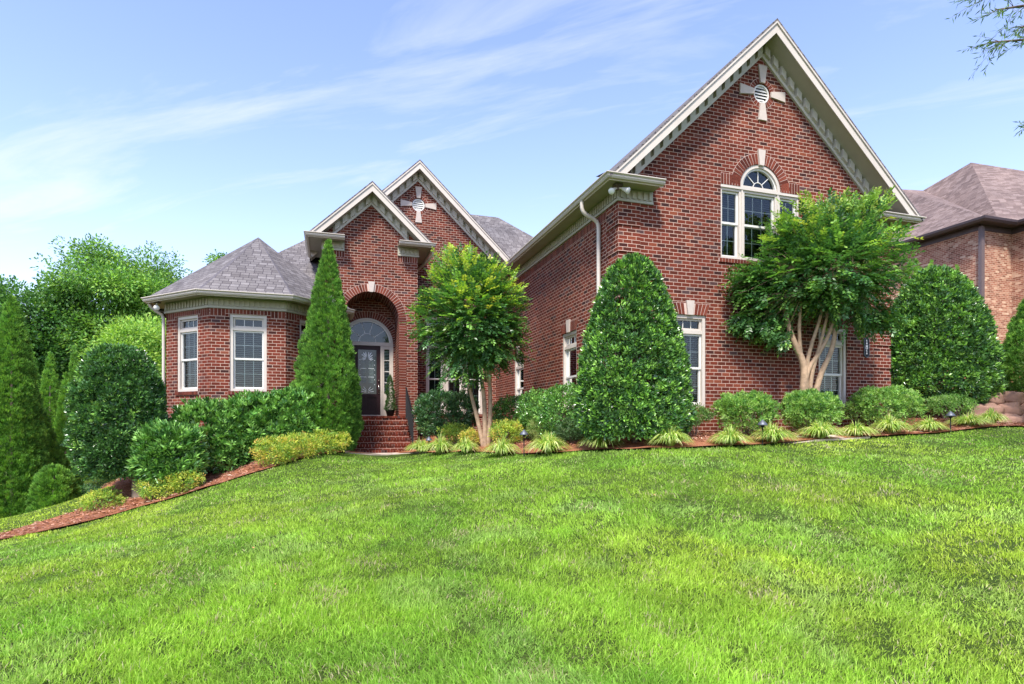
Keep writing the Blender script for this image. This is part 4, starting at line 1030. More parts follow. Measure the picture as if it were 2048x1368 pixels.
# ---------------------------------------------------------------- plants
B2 = (.055, 9.)        # small bumps on shrubs: amount, frequency
CB, CF = .060, 9.       # bumps on clipped trees, in metres and radians per metre
def norm(a): return a / np.maximum(np.linalg.norm(a, axis=1, keepdims=True), 1e-9)
def leaves(p, d, n, L, W, col, fold=.12, droop=0.):
    """one folded leaf per row: 4 vertices, 2 triangles meeting on the midrib"""
    d = norm(d); s = norm(np.cross(d, n)); n2 = np.cross(s, d); N = len(p)
    mid = p + d * (L * .48)[:, None]; tip = p + d * L[:, None]; tip[:, 2] -= droop * L
    V = np.stack([p, mid + s * (W / 2)[:, None] + n2 * (W * fold)[:, None], tip, mid - s * (W / 2)[:, None] + n2 * (W * fold)[:, None]], 1).reshape(-1, 3)
    q = np.arange(N)[:, None] * 4
    Fc = np.concatenate([q + np.array([0, 1, 2]), q + np.array([0, 2, 3])], 1).reshape(-1, 3)
    return V, Fc, np.repeat(col, 4, 0)
def join(parts):
    Vs, Fs, Cs = [], [], []; o = 0
    for V, Fc, c in parts: Vs.append(V); Fs.append(Fc + o); Cs.append(c); o += len(V)
    return np.concatenate(Vs), np.concatenate(Fs), np.concatenate(Cs)
def lumps(u, seed, amp, freq=3.):
    """low frequency bumps over directions u (N,3)"""
    r = np.random.default_rng(seed); s = 0
    for k in range(7):
        w = r.normal(0, 1, 3); w = w / np.linalg.norm(w) * freq * (1 + .45 * k); s = s + np.sin(u @ w + r.uniform(0, 6.3)) / (1 + .35 * k)
    return 1 + amp * s / 2.2
def sphere_dirs(n, r): return norm(r.normal(0, 1, (n, 3)))
def blob_pts(c, rad, n, r, seed, amp=.12, power=2., freq=3., shell=.35, zmin=None):
    """points in the outer shell of a lumpy superellipsoid, with outward normals"""
    u = sphere_dirs(n, r); q = np.abs(u) ** power; k = (q.sum(1)) ** (-1. / power) if power != 2 else 1.
    base = u * (k[:, None] if power != 2 else 1.)
    f = lumps(u, seed, amp, freq) * lumps(u, seed + 77, B2[0], B2[1] ) * (1 - shell * r.random(n) ** 1.6)
    p = np.array(c) + base * f[:, None] * np.array(rad); nn = norm(u / np.array(rad))
    return p, nn
def cone_pts(c, h, rb, prof, n, r, seed, amp=.08, shell=.3, ry=1.):
    """points round a vertical axis; prof(t) = relative radius at height t"""
    tt = r.random(n * 3); keep = r.random(n * 3) < prof(tt) + .04; tt = tt[keep][:n]; n = len(tt); a = r.uniform(0, math.tau, n)
    u = np.stack([np.cos(a), np.sin(a), tt * h / rb * .9], -1)
    u3 = np.stack([np.cos(a) * rb, np.sin(a) * rb, tt * h], -1)
    R0 = prof(tt) * rb * lumps(u * 1.2, seed, amp, 3.2) * (1 + CB / rb * (lumps(u3, seed + 77, 1., CF) - 1)) * (1 - shell * r.random(n) ** 1.6)
    p = np.stack([c[0] + R0 * np.cos(a), c[1] + R0 * np.sin(a) * ry, c[2] + tt * h], -1)
    e = 1e-2; sl = (prof(np.minimum(tt + e, 1)) - prof(np.maximum(tt - e, 0))) / (2 * e) * rb / h
    nn = norm(np.stack([np.cos(a), np.sin(a), -sl], -1)); return p, nn
def palette(n, r, cols, wts, jit=.25):
    cols = np.array(cols); k = r.choice(len(cols), n, p=np.array(wts) / sum(wts)); c = cols[k] * r.uniform(1 - jit, 1 + jit, (n, 1)); c[:, 0] *= r.uniform(.85, 1.15, n); return c
def clumps(p, nn, per, rc, L, W, r, cols, wts, up=.35, spread=.9, fold=.12, droop=0., newgrowth=None, tilt=.6, jit=.25):
    """whorls of leaves round every given point"""
    N = len(p); P = np.repeat(p, per, 0); Nn = np.repeat(nn, per, 0); M_ = len(P)
    rd = norm(r.normal(0, 1, (M_, 3)))
    d = norm(Nn * (1 - .5 * spread) + rd * spread + np.array((0, 0, up)))
    P = P + rd * (rc * r.random(M_) ** .5)[:, None]
    ln = norm(Nn * tilt + np.array((0, 0, .55)) + r.normal(0, .45, (M_, 3)))
    cc = palette(N, r, cols, wts, jit); col = np.repeat(cc, per, 0) * r.uniform(.75, 1.25, (M_, 1))
    if newgrowth is not None:
        k, c2 = newgrowth; sel = np.repeat(r.random(N) < k, per); col[sel] = np.array(c2) * r.uniform(.75, 1.3, (sel.sum(), 1))
    return leaves(P, d, ln, L * r.uniform(.65, 1.25, M_), W * r.uniform(.7, 1.2, M_), col, fold, droop)
def stems(name, base, tops, r0, mat, parent, wob=.06, r=None):
    m = MB()
    for t in tops:
        b = np.array(base, float) + np.array((r.uniform(-.04, .04), r.uniform(-.04, .04), -.1)); t = np.array(t, float); P = []
        for k in range(6): P.append(b + (t - b) * k / 5 + (r.uniform(-wob, wob, 3) if 0 < k < 5 else 0))
        m.tube(P, [r0 * (1 - .14 * k) for k in range(6)], 6)
    return m.build(name, mat, parent, True)

HOLLY = [(.048, .155, .028), (.034, .115, .026), (.090, .25, .035), (.19, .42, .05)]
def shrub(name, c, rad, label, cat, seed, cols, wts, n=700, per=14, rc=.06, L=.06, W=.028, mat=None, power=2., amp=.12, freq=3., up=.35, new=None, group=None, fold=.12, shell=.35, stem=True, droop=0., spread=.9, jit=.25, tilt=.6, leggy=0.):
    r = np.random.default_rng(seed); g = gz(c[0], c[1]); base = (c[0], c[1], g)
    o = empty(name, base, label, cat, group)
    p, nn = blob_pts(c, rad, n, r, seed, amp, power, freq, shell); k = p[:, 2] > g + .02
    if leggy: k &= r.random(len(p)) > leggy * np.clip(1 - (p[:, 2] - g) / (.75 * (c[2] + rad[2] - g)), 0, 1)
    p, nn = p[k], nn[k]
    V, Fc, col = clumps(p, nn, per, rc, L, W, r, cols, wts, up, newgrowth=new, fold=fold, droop=droop, spread=spread, jit=jit, tilt=tilt)
    np_mesh('foliage', V, Fc, col, mat or M_gloss, o)
    if stem: stems('stem', base, [np.array(c) + r.uniform(-.55, .55, 3) * np.array(rad) * np.array((1, 1, .6)) for _ in range(18 if leggy else 7)], .009 if leggy else .014, M_bark2, o, .04, r)
    return o
def topcone(name, c, h, rb, prof, label, cat, seed, cols, wts, n=1500, per=16, rc=.07, L=.06, W=.028, mat=None, amp=.07, up=.3, new=None, group=None, trunk=True, fold=.12, shell=.25, ry=1., spread=.9, tr=.05, tilt=.6, jit=.25, trunk_h=.3):
    r = np.random.default_rng(seed); g = gz(c[0], c[1]); o = empty(name, (c[0], c[1], g), label, cat, group)
    p, nn = cone_pts(c, h, rb, prof, n, r, seed, amp, shell, ry)
    V, Fc, col = clumps(p, nn, per, rc, L, W, r, cols, wts, up, newgrowth=new, fold=fold, spread=spread, tilt=tilt, jit=jit); np_mesh('crown', V, Fc, col, mat or M_gloss, o)
    if trunk:
        m = MB(); m.tube([(c[0], c[1], g - .2), (c[0] + .01, c[1], (g + c[2]) / 2), (c[0] - .01, c[1], c[2] + h * trunk_h), (c[0], c[1], c[2] + h * .8)], [tr * 1.3, tr, tr * .85, tr * .3], 10); m.build('trunk', M_bark2, o, True)
    return o
def gp_(px, Z):
    """ground point under picture column px at distance Z"""
    p = at(px, 800, Z); return np.array((p[0], p[1], gz(p[0], p[1])))
def span(px, pyt, pyb, Z, wpx):
    """centre and half sizes of something filling that part of the picture at distance Z"""
    t = at(px, pyt, Z); b = at(px, pyb, Z); return np.array((t[0], t[1], (t[2] + b[2]) / 2)), wpx / 2 / F * Z, (t[2] - b[2]) / 2

# clipped hollies
pf_cone = lambda t: np.sqrt(np.clip(1 - t ** 1.6, 0, 1)) * np.clip(.80 + t * 2.2, 0, 1) * .95
pf_round = lambda t: np.sqrt(np.clip(1 - ((t - .40) / .61) ** 2, 0, 1)) ** .75
c, hw, hh = span(1266, 516, 872, 11.25, 266); zb = c[2] - hh
topcone('holly_tree', (c[0], c[1] - .05, zb), 2 * hh, hw, pf_cone, 'large glossy cone shaped holly at the left corner of the big gable wall', 'holly tree', 101, HOLLY, (5, 4, 3, 1.4), 6200, 11, .045, .080, .036, ry=.56, new=(.22, (.17, .42, .03)), amp=.055, tr=.06, up=.5, shell=.2)
c, hw, hh = span(1903, 530, 806, 15.1, 258)
pf_r2 = lambda t: np.sqrt(np.clip(1 - t ** 1.75, 0, 1)) * np.clip(.80 + t * 1.6, 0, 1) * .96
topcone('holly_tree', (c[0], c[1] + .4, c[2] - hh), 2 * hh, hw, pf_r2, 'broad glossy rounded holly right of the big gable, in front of the orange brick house', 'holly tree', 102, HOLLY, (5, 4, 3, 1.6), 6200, 11, .055, .10, .045, ry=.8, new=(.25, (.17, .42, .03)), amp=.05, tr=.07, up=.5, shell=.2)
c, hw, hh = span(238, 696, 950, 12.6, 158)
topcone('holly_tree', (c[0], c[1], c[2] - hh), 2 * hh, hw, pf_round, 'dark clipped holly with a bare leaning trunk left of the octagonal bay', 'holly tree', 103, HOLLY, (5, 3.5, 3, .9), 6200, 11, .045, .080, .036, trunk=False, amp=.05, up=.5, shell=.2)
hol = bpy.data.objects['holly_tree.002']
b0 = gp_(278, 12.4); m = MB(); m.tube([tuple(b0 - (0, 0, .15)), tuple(b0 + (-.02, 0, .35)), (b0[0] - .12, b0[1] + .02, b0[2] + .75), (c[0] + .05, c[1], c[2]), (c[0], c[1], c[2] + hh * .6)], [.14, .115, .10, .07, .02], 12); m.build('trunk', M_bark2, hol, True)

# tall narrow conifers
CY = [(.095, .26, .025), (.06, .18, .02), (.15, .36, .035), (.21, .45, .04)]
pf_spire = lambda t: np.interp(t, [0, .13, .30, .485, .73, .88, 1], [.66, .86, .94, .68, .40, .22, .02])
pf_col = lambda t: np.clip((1 - t ** 1.9) ** .8, 0, 1) * np.clip(.86 + t, 0, 1)
def conifer(px, pyt, pyb, Z, wpx, label, seed, prof=pf_col, n=2600, group=None, cols=CY, wts=(4, 3, 3, 1.5), name='arborvitae', amp=.08, per=22, L=.070, W=.018, rc=.045):
    c, hw, hh = span(px, pyt, pyb, Z, wpx)
    return topcone(name, (c[0], c[1], c[2] - hh), 2 * hh, hw, prof, label, 'conifer', seed, cols, wts, n, per, rc, L, W, M_needle, amp=amp, up=1.0, spread=.5, group=group, shell=.2, fold=.05, new=(.18, (.15, .36, .03)), tr=.05)
conifer(657, 484, 905, 14.9, 132, 'tall narrow green cypress standing left of the entry steps', 111, pf_spire, 6500, name='cypress', wts=(5, 4, 2, .8), amp=.13)
conifer(24, 594, 1045, 15.5, 112, 'tallest and nearest arborvitae at the left edge of the picture', 112, pf_col, 7500, 'row of arborvitae at the left')
conifer(100, 706, 1010, 19, 52, 'bright narrow arborvitae behind the big one, between two shorter spires', 113, pf_col, 2200, 'row of arborvitae at the left', wts=(3, 1, 4, 3))
conifer(62, 690, 1010, 20, 50, 'arborvitae almost hidden behind the right side of the tallest one', 114, pf_col, 1600, 'row of arborvitae at the left')
conifer(133, 745, 1010, 17.5, 46, 'slim arborvitae just left of the clipped dark holly, in front of its taller neighbours', 115, pf_col, 2000, 'row of arborvitae at the left', wts=(3, 1, 4, 3))
conifer(148, 692, 1000, 21, 34, 'rearmost thin arborvitae tip rising above the slim one beside the holly', 116, pf_col, 1400, 'row of arborvitae at the left', wts=(3, 2, 4, 2))
conifer(82, 820, 1035, 16.5, 110, 'wide sagging arborvitae at the foot of the tallest one', 117, lambda t: np.clip(1 - t, 0, 1) ** .7, 2600, 'row of arborvitae at the left')
conifer(108, 932, 1032, 14.6, 78, 'low dome shaped bright evergreen on the grass at the far left', 118, lambda t: np.sqrt(np.clip(1 - t ** 2, 0, 1)), 1500, None, wts=(3, 2, 4, 2), name='dome_evergreen')
for k, (px, pyt, w, Z) in enumerate(((1826, 510, 48, 19.0), (1863, 522, 30, 21), (1912, 532, 36, 21.5))):
    conifer(px, pyt, 800, Z, w * 1.5, ['leftmost of the three bright conifer tips showing above the round holly on the right', 'thin middle conifer tip showing above the round holly on the right', 'rightmost of the three conifer tips just behind the top of the right holly'][k], 120 + k, pf_col, 1500, 'conifer tips behind the right holly', wts=(2, 1, 4, 4))
conifer(2112, 556, 790, 15.2, 190, 'big cone shaped evergreen cut off by the right edge of the picture', 125, lambda t: np.sqrt(np.clip(1 - t ** 1.4, 0, 1)), 5200, wts=(5, 3, 3, 1))
c, hw, hh = span(2105, 650, 850, 13.9, 110)
shrub('shrub', c, (hw, .5, hh), 'loose yellow green bush below the cone evergreen at the right edge', 'shrub', 126, [(.10, .22, .03), (.06, .15, .02), (.22, .30, .06)], (4, 3, 2), 700, 12, .09, .06, .03, M_leaf)

# cherry laurels before the bay
LAU = [(.06, .21, .025), (.04, .15, .02), (.11, .31, .03), (.20, .45, .06)]
def laurel(px, pyt, pyb, Z, wpx, label, seed, n=620, ry=.48, cols=LAU, wts=(5, 4, 2.5, 1)):
    c, hw, hh = span(px, pyt, pyb, Z, wpx)
    return shrub('cherry_laurel', c, (hw, ry, hh), label, 'laurel shrub', seed, cols, wts, n, 14, .045, .15, .042, M_gloss, 3.0, .12, 3.5, .85, (.34, (.20, .46, .07)), 'cherry laurels before the octagonal bay', .14, .30, True, .12, .85)
laurel(335, 852, 966, 12.35, 110, 'lowest cherry laurel, at the left end of the hedge beside the clipped holly', 131, 900)
laurel(424, 812, 960, 13.5, 150, 'wide cherry laurel under the left windows of the bay, second in the hedge', 132, 1200)
laurel(510, 796, 925, 13.9, 130, 'cherry laurel directly under the middle window of the bay', 133, 1000)
laurel(585, 782, 905, 14.2, 104, 'cherry laurel at the right end of the hedge, touching the tall cypress', 134, 900)

# golden nandinas
NAN = [(.50, .56, .05), (.30, .45, .04), (.13, .29, .03), (.60, .46, .07)]
def nandina(px, pyt, pyb, Z, wpx, label, seed, wts=(4, 3, 2.5, 1), n=340, ry=None, cols=NAN, grp='golden nandinas along the bed'):
    c, hw, hh = span(px, pyt, pyb, Z, wpx)
    return shrub('nandina', c, (hw, ry or hw * .7, hh), label, 'nandina', seed, cols, wts, n, 13, .06, .055, .021, M_leaf, 2.4, .13, 4, .55, None, grp, .1, .4, True, .1, .95)
nandina(552, 876, 930, 12.85, 84, 'golden nandina at the lower left of the pair before the tall cypress', 141)
nandina(600, 868, 918, 13.4, 84, 'golden nandina in the middle before the tall cypress', 142)
nandina(652, 860, 904, 14.1, 82, 'golden nandina nearest the entry steps, at the foot of the cypress', 143)
nandina(370, 944, 982, 12.15, 62, 'small yellow nandina under the wide cherry laurel', 144, n=200)
nandina(318, 958, 996, 12.0, 74, 'small green yellow nandina right of the clipped holly trunk', 145, (2, 4, 3, .5), 200)
nandina(207, 984, 1024, 12.0, 78, 'small green yellow nandina left of the clipped holly trunk', 146, (2, 4, 3, .2), 220)
nandina(912, 848, 880, 15.2, 64, 'bright green nandina behind the striped grass, left of the smaller multi-trunk tree', 147, (1, 5, 2, .1), 220)
nandina(942, 862, 888, 14.4, 46, 'small orange tipped nandina at the foot of the smaller multi-trunk tree', 148, (2, 2, 1.5, 5), 150)
nandina(1015, 842, 888, 13.8, 66, 'red and yellow tipped nandina just right of the smaller multi-trunk tree', 149, (3, 4, 3, 2), 280)

# courtyard shrubs
DK = [(.035, .12, .035), (.055, .16, .045), (.10, .24, .06), (.18, .33, .13)]
c, hw, hh = span(892, 787, 870, 16.6, 116)
shrub('laurel_shrub', c, (hw, .55, hh), 'dark leafy shrub under the big window right of the entry steps', 'shrub', 151, DK, (5, 4, 2, .6), 900, 14, .05, .11, .030, M_gloss, 3., .09, 3.5, .7, None, None, .14, .3, True, .1)
for k, (px, t, b, Z, w, lb, col) in enumerate([
    (1030, 796, 868, 15.4, 90, 'dark green shrub under the far side window, leftmost of the wing side hedge', (4, 4, 2, .4)),
    (1078, 784, 875, 14.0, 86, 'brighter green shrub in the middle of the hedge along the side wall', (3, 3, 4, 1.5)),
    (1122, 776, 880, 12.6, 84, 'green shrub touching the left of the big cone holly', (3, 3, 4, 1.8))]):
    c, hw, hh = span(px, t, b, Z, w)
    shrub('privet_shrub', c, (hw, .5, hh), lb, 'shrub', 160 + k, LAU, col, 760, 14, .06, .055, .026, M_gloss, 2.5, .12, 3.4, .5, (.15, (.14, .36, .03)), 'hedge along the side wall of the wing')
c, hw, hh = span(1087, 832, 885, 12.9, 62)
shrub('spirea', c, (hw, .28, hh), 'small pale olive green spirea behind the striped grass, left of the cone holly', 'shrub', 165, [(.20, .30, .06), (.14, .24, .04), (.30, .36, .10)], (4, 3, 2), 340, 13, .05, .032, .012, M_leaf, 2.2, .12, 4, .6)
c, hw, hh = span(1146, 838, 880, 12.2, 66)
shrub('gardenia', c, (hw, .28, hh), 'small grey green shrub with twiggy base at the left foot of the cone holly', 'shrub', 166, [(.07, .16, .05), (.04, .11, .03), (.15, .24, .10)], (4, 4, 2), 260, 12, .05, .06, .02, M_leaf, 2.2, .15, 4, .6)
c, hw, hh = span(1388, 810, 850, 11.9, 76)
shrub('azalea', c, (hw, .3, hh), 'small leggy shrub against the brick just right of the cone holly', 'shrub', 167, [(.08, .20, .03), (.05, .14, .025), (.15, .28, .05)], (4, 3, 2), 230, 12, .05, .042, .019, M_leaf, 2.2, .18, 4, .5)
BOX = [(.12, .30, .04), (.07, .20, .03), (.21, .42, .07), (.28, .46, .14)]
for k, (px, t, b, Z, w, ry, lb) in enumerate([
    (1492, 787, 868, 11.9, 118, .38, 'rounded azalea bush leftmost of the three clipped ones below the big gable'),
    (1622, 783, 862, 12.2, 124, .36, 'clipped azalea bush at the foot of the larger multi-trunk tree, middle of the three'),
    (1772, 775, 852, 13.2, 150, .5, 'widest clipped azalea bush at the right end of the gable wall, darkest below')]):
    c, hw, hh = span(px, t, b, Z, w)
    shrub('azalea', c, (hw, ry, hh), lb, 'shrub', 170 + k, BOX, (4, 3, 3, 1.2), 1900, 12, .035, .050, .024, M_leaf, 2.8, .15, 4.6, .55, (.3, (.26, .47, .08)), 'clipped azaleas below the big gable', .1, .35, leggy=1.1)
c, hw, hh = span(1898, 792, 840, 13.7, 84)
shrub('azalea', c, (hw, .4, hh), 'sparse leggy azalea right of the widest one, before the boulders', 'shrub', 175, BOX, (4, 3, 3, 1.2), 420, 12, .05, .045, .022, M_leaf, 2.4, .18, 4.2, .5, None, 'clipped azaleas below the big gable', .1, .4, leggy=1.5)
c, hw, hh = span(175, 975, 1025, 15.5, 120)
shrub('ivy_mound', c, (hw * 1.2, .6, hh), 'dark leafy mound in the shade under the clipped holly on the left', 'shrub', 176, DK, (4, 4, 2, .6), 500, 14, .08, .06, .03, M_leaf, 2.2, .14)

# striped lilyturf clumps
def lily(px, py, Z, h, w, label, seed, lean=0., n=560):
    h *= 1.2; w *= 1.3
    r = np.random.default_rng(seed); b = gp_(px, Z); o = empty('lilyturf', tuple(b), label, 'grass clump', 'striped lilyturf clumps along the front of the bed')
    a = r.uniform(0, math.tau, n); out = r.random(n) ** .6; L = h * r.uniform(.75, 1.5, n); segs = 5
    d0 = np.stack([np.cos(a), np.sin(a)], -1); spread = w * out
    s = np.stack([-np.sin(a), np.cos(a), np.zeros(n)], -1); V = []; wd = .0085 * r.uniform(.7, 1.3, n)
    for k in range(segs + 1):
        t = k / segs; rad = spread * (t ** .9) * (1 + .12 * t); z = L * (1.55 * t - (0.62 + .85 * out) * t * t)
        p = np.stack([b[0] + d0[:, 0] * (rad + .03), b[1] + d0[:, 1] * (rad + .03), b[2] + np.maximum(z, -.01) + .01], -1)
        ww = wd * (1 - t ** 3) + .0004; V += [p - s * ww[:, None], p + s * ww[:, None]]
    V = np.stack(V, 1).reshape(-1, 3); q = np.arange(n)[:, None] * (2 * (segs + 1)); Fq = []
    for k in range(segs): Fq.append(q + np.array([2 * k, 2 * k + 1, 2 * k + 3, 2 * k + 2]))
    Fq = np.concatenate(Fq, 1).reshape(-1, 4)
    col = palette(n, r, [(.50, .60, .15), (.30, .46, .06), (.68, .70, .32), (.17, .33, .04)], (4, 4, 2, 3)); np_mesh('blades', V, Fq, np.repeat(col, 2 * (segs + 1), 0), M_leaf, o)
LILY = [(842, 902, 15.3, .30, .34, 'striped grass clump nearest the foot of the iron handrail'), (880, 902, 14.4, .36, .36, 'striped grass clump beside the path light nearest the steps'),
        (932, 903, 13.7, .30, .28, 'small striped grass clump below the orange tipped nandina'), (1003, 904, 12.5, .32, .34, 'striped grass clump left of the slim path light by the smaller multi-trunk tree'),
        (1096, 904, 11.6, .34, .38, 'tall striped grass clump right of the slim path light, below the olive spirea'), (1203, 903, 11.1, .32, .36, 'striped grass clump before the left foot of the cone holly'),
        (1341, 894, 10.7, .31, .33, 'striped grass clump standing alone before the brick right of the cone holly'), (1460, 892, 10.8, .28, .32, 'striped grass clump below the leftmost clipped azalea'),
        (1546, 887, 11.05, .31, .36, 'striped grass clump right beside the path light below the larger multi-trunk tree'), (1640, 880, 11.5, .31, .38, 'broad striped grass clump below the middle clipped azalea'),
        (1712, 877, 11.9, .26, .32, 'low striped grass clump between the middle and widest azaleas'), (1780, 872, 12.2, .32, .33, 'striped grass clump with upright tip below the widest azalea'),
        (1858, 866, 12.6, .26, .28, 'small yellow striped grass clump left of the farthest right path light'), (1938, 860, 13.0, .26, .36, 'yellow striped grass clump before the left end of the boulders'),
        (1982, 852, 13.5, .30, .26, 'greener striped grass clump leaning on the boulders, farthest right')]
for k, (px, py, Z, h, w, lb) in enumerate(LILY): lily(px, py, Z, h, w, lb, 200 + k)

# potted topiary by the door
tp = at(770, 830, 18.4); tb = (EC + .60, 18.55, 1.80)
o = empty('potted_topiary', tb, 'slim clipped cone topiary in a black pot right of the front door', 'potted plant')
m = MB(); m.lathe([(0, 0), (.10, 0), (.14, .16), (.155, .18), (.155, .21), (.13, .21), (.12, .17), (0, .17)], tb, 18); m.build('pot', M_black, o, True)
r = np.random.default_rng(5); p, nn = cone_pts((tb[0], tb[1], tb[2] + .20), 1.12, .165, lambda t: np.clip(1 - .62 * t, 0, 1) * np.clip((1 - t) * 8, 0, 1), 900, r, 5, .04, .25)
V, Fc, col = clumps(p, nn, 10, .02, .026, .014, r, [(.03, .10, .02), (.06, .16, .03)], (3, 2)); np_mesh('foliage', V, Fc, col, M_leaf, o)

# ---------------------------------------------------------------- multi-trunk crape myrtles
def myrtle(label, base, crown_c, crown_r, trunks, seed, nspray, cols, topcol, dens_low=.5, topshift=.35, extra=()):
    r = np.random.default_rng(seed); o = empty('crape_myrtle', tuple(base), label, 'tree')
    tm = MB(); ends = []
    cc = np.array(crown_c); cr = np.array(crown_r)
    for (path, rad) in trunks:
        P = smooth_line([np.array(p) for p in path], 2); n = len(P); rr = [rad * (1 - .55 * k / (n - 1)) for k in range(n)]
        tm.tube(P, [q * .84 for q in rr], 11); ends.append((P[-1], rr[-1]))
    tm.build('trunk', M_bark, o, True)
    # limbs fan out from the ends of the trunks through the crown
    bm_ = MB(); nodes = []
    for e, rad in ends:
        for q in range(5):
            u = norm(r.normal(0, 1, (1, 3)))[0]; u[2] = abs(u[2]) * 1.1 - .25; tgt = cc + u * cr * r.uniform(.45, .82)
            tgt = tgt * .75 + (np.array(e) + (tgt - np.array(e)) * .9) * .25
            P = [np.array(e) - (0, 0, .03)]; nseg = 6
            for k in range(1, nseg + 1):
                f = k / nseg; p = np.array(e) * (1 - f) + tgt * f + r.normal(0, .05, 3) + np.array((0, 0, .18 * math.sin(f * math.pi))); P.append(p)
            bm_.tube(P, [max(.004, rad * .55 * (1 - .85 * k / nseg)) for k in range(nseg + 1)], 5); nodes += P[2:]
    nodes = np.array(nodes)
    # leafy sprays: a bent twig with pairs of leaves, arranged in drooping tiers
    u = sphere_dirs(nspray, r); f = lumps(u, seed + 5, .24, 3.9) * (1 - .62 * r.random(nspray) ** 1.3)
    p = cc + u * f[:, None] * cr
    low = (p[:, 2] - (cc[2] - cr[2])) / (2 * cr[2]); keep = r.random(nspray) < np.clip(dens_low + low * 1.6, 0, 1); 
    tier = np.sin(p[:, 2] * 9 + 2.2 * np.sin(p[:, 0] * 2.1 + seed) + 1.6 * np.cos(p[:, 1] * 2.3)); keep &= r.random(nspray) < (.8 + .4 * tier)
    p, u, low = p[keep], u[keep], low[keep]
    for (ec, er, cnt) in extra:
        uu = sphere_dirs(cnt, r); pe = np.array(ec) + uu * np.array(er) * (r.random((cnt, 1)) ** .4); p = np.concatenate([p, pe]); ue = norm(pe - cc); u = np.concatenate([u, ue]); low = np.concatenate([low, (pe[:, 2] - (cc[2] - cr[2])) / (2 * cr[2])])
    N = len(p); out = norm(np.column_stack([u[:, 0], u[:, 1], u[:, 2] * .9 + .35 - .40 * (1 - np.clip(low, 0, 1))]) + r.normal(0, .35, (N, 3)))
    nl = 13; t = (np.arange(nl) + .6) / nl; SLn = .34 * r.uniform(.7, 1.25, N)
    side = norm(np.cross(out, np.array((0, 0, 1.)) + r.normal(0, .2, (N, 3)))); upn = np.cross(side, out)
    pos = p[:, None, :] + out[:, None, :] * (t[None, :, None] * SLn[:, None, None]) - np.array((0, 0, 1.)) * (.14 * (t ** 2)[None, :, None] * SLn[:, None, None])
    sg = np.where(np.arange(nl) % 2 == 0, 1., -1.); sg[-1] = 0
    dl = side[:, None, :] * sg[None, :, None] * .95 + out[:, None, :] * .55 + r.normal(0, .18, (N, nl, 3)); nn_ = upn[:, None, :] + r.normal(0, .3, (N, nl, 3))
    k = palette(N, r, cols, (4, 3, 2, 1), .3)
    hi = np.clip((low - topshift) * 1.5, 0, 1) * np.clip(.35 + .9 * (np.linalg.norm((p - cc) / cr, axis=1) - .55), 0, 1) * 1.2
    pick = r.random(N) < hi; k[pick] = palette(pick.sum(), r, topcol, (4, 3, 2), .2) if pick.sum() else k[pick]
    col = np.repeat(k, nl, 0) * r.uniform(.75, 1.25, (N * nl, 1))
    Lf = .092 * r.uniform(.7, 1.2, N * nl)
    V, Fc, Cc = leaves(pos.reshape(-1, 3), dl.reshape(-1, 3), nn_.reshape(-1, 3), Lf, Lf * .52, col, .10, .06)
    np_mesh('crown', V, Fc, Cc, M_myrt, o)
    # twigs tie the sprays to the nearest limb
    for i in range(0, N, 9):
        j = np.argmin(((nodes - p[i]) ** 2).sum(1)); a = nodes[j]
        if np.linalg.norm(a - p[i]) < 1.3: bm_.tube([a, (a + p[i]) / 2 + r.normal(0, .03, 3), p[i], p[i] + out[i] * SLn[i] * .8 - np.array((0, 0, .19)) * SLn[i]], [.006, .005, .0035, .0015], 3, caps=False)
    bm_.build('branch', M_bark, o, True)
    return o
GRN = [(.055, .18, .035), (.038, .135, .035), (.10, .27, .035), (.19, .40, .05)]
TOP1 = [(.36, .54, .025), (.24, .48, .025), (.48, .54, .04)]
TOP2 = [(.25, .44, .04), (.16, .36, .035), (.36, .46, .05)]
Z1 = 14.3; a1 = lambda px, py, Z=Z1: at(px, py, Z)
b = gp_(968, Z1)
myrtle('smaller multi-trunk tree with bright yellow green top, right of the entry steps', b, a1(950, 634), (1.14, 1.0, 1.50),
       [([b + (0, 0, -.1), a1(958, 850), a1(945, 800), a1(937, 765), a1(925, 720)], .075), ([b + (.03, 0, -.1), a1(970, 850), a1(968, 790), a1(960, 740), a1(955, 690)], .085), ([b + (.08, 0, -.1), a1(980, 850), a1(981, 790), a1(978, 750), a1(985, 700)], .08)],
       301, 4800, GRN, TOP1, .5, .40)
Z2 = 12.6; a2 = lambda px, py, Z=Z2: at(px, py, Z); b2 = gp_(1612, Z2)
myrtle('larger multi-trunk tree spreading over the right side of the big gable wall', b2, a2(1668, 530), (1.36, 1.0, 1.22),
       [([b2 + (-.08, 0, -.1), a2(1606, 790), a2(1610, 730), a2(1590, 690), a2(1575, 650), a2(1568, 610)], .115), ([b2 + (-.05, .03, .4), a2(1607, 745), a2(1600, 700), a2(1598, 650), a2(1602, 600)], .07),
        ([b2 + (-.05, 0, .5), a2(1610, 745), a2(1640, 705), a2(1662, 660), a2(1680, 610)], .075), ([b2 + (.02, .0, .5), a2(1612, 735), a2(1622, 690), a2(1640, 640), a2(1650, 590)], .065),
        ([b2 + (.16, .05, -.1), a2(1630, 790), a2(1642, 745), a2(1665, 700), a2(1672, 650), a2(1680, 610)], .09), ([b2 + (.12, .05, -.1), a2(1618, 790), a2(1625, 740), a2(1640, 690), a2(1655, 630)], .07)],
       302, 3300, GRN, TOP2, .5, .48, extra=[(a2(1545, 575), (.92, .5, .62), 620), (a2(1530, 640), (.75, .3, .20), 230), (a2(1745, 630), (.6, .35, .22), 170), (a2(1560, 668), (.42, .25, .10), 60), (a2(1590, 480), (.6, .4, .3), 150), (a2(1745, 420), (.35, .3, .26), 90), (a2(1680, 432), (.35, .3, .25), 70)])

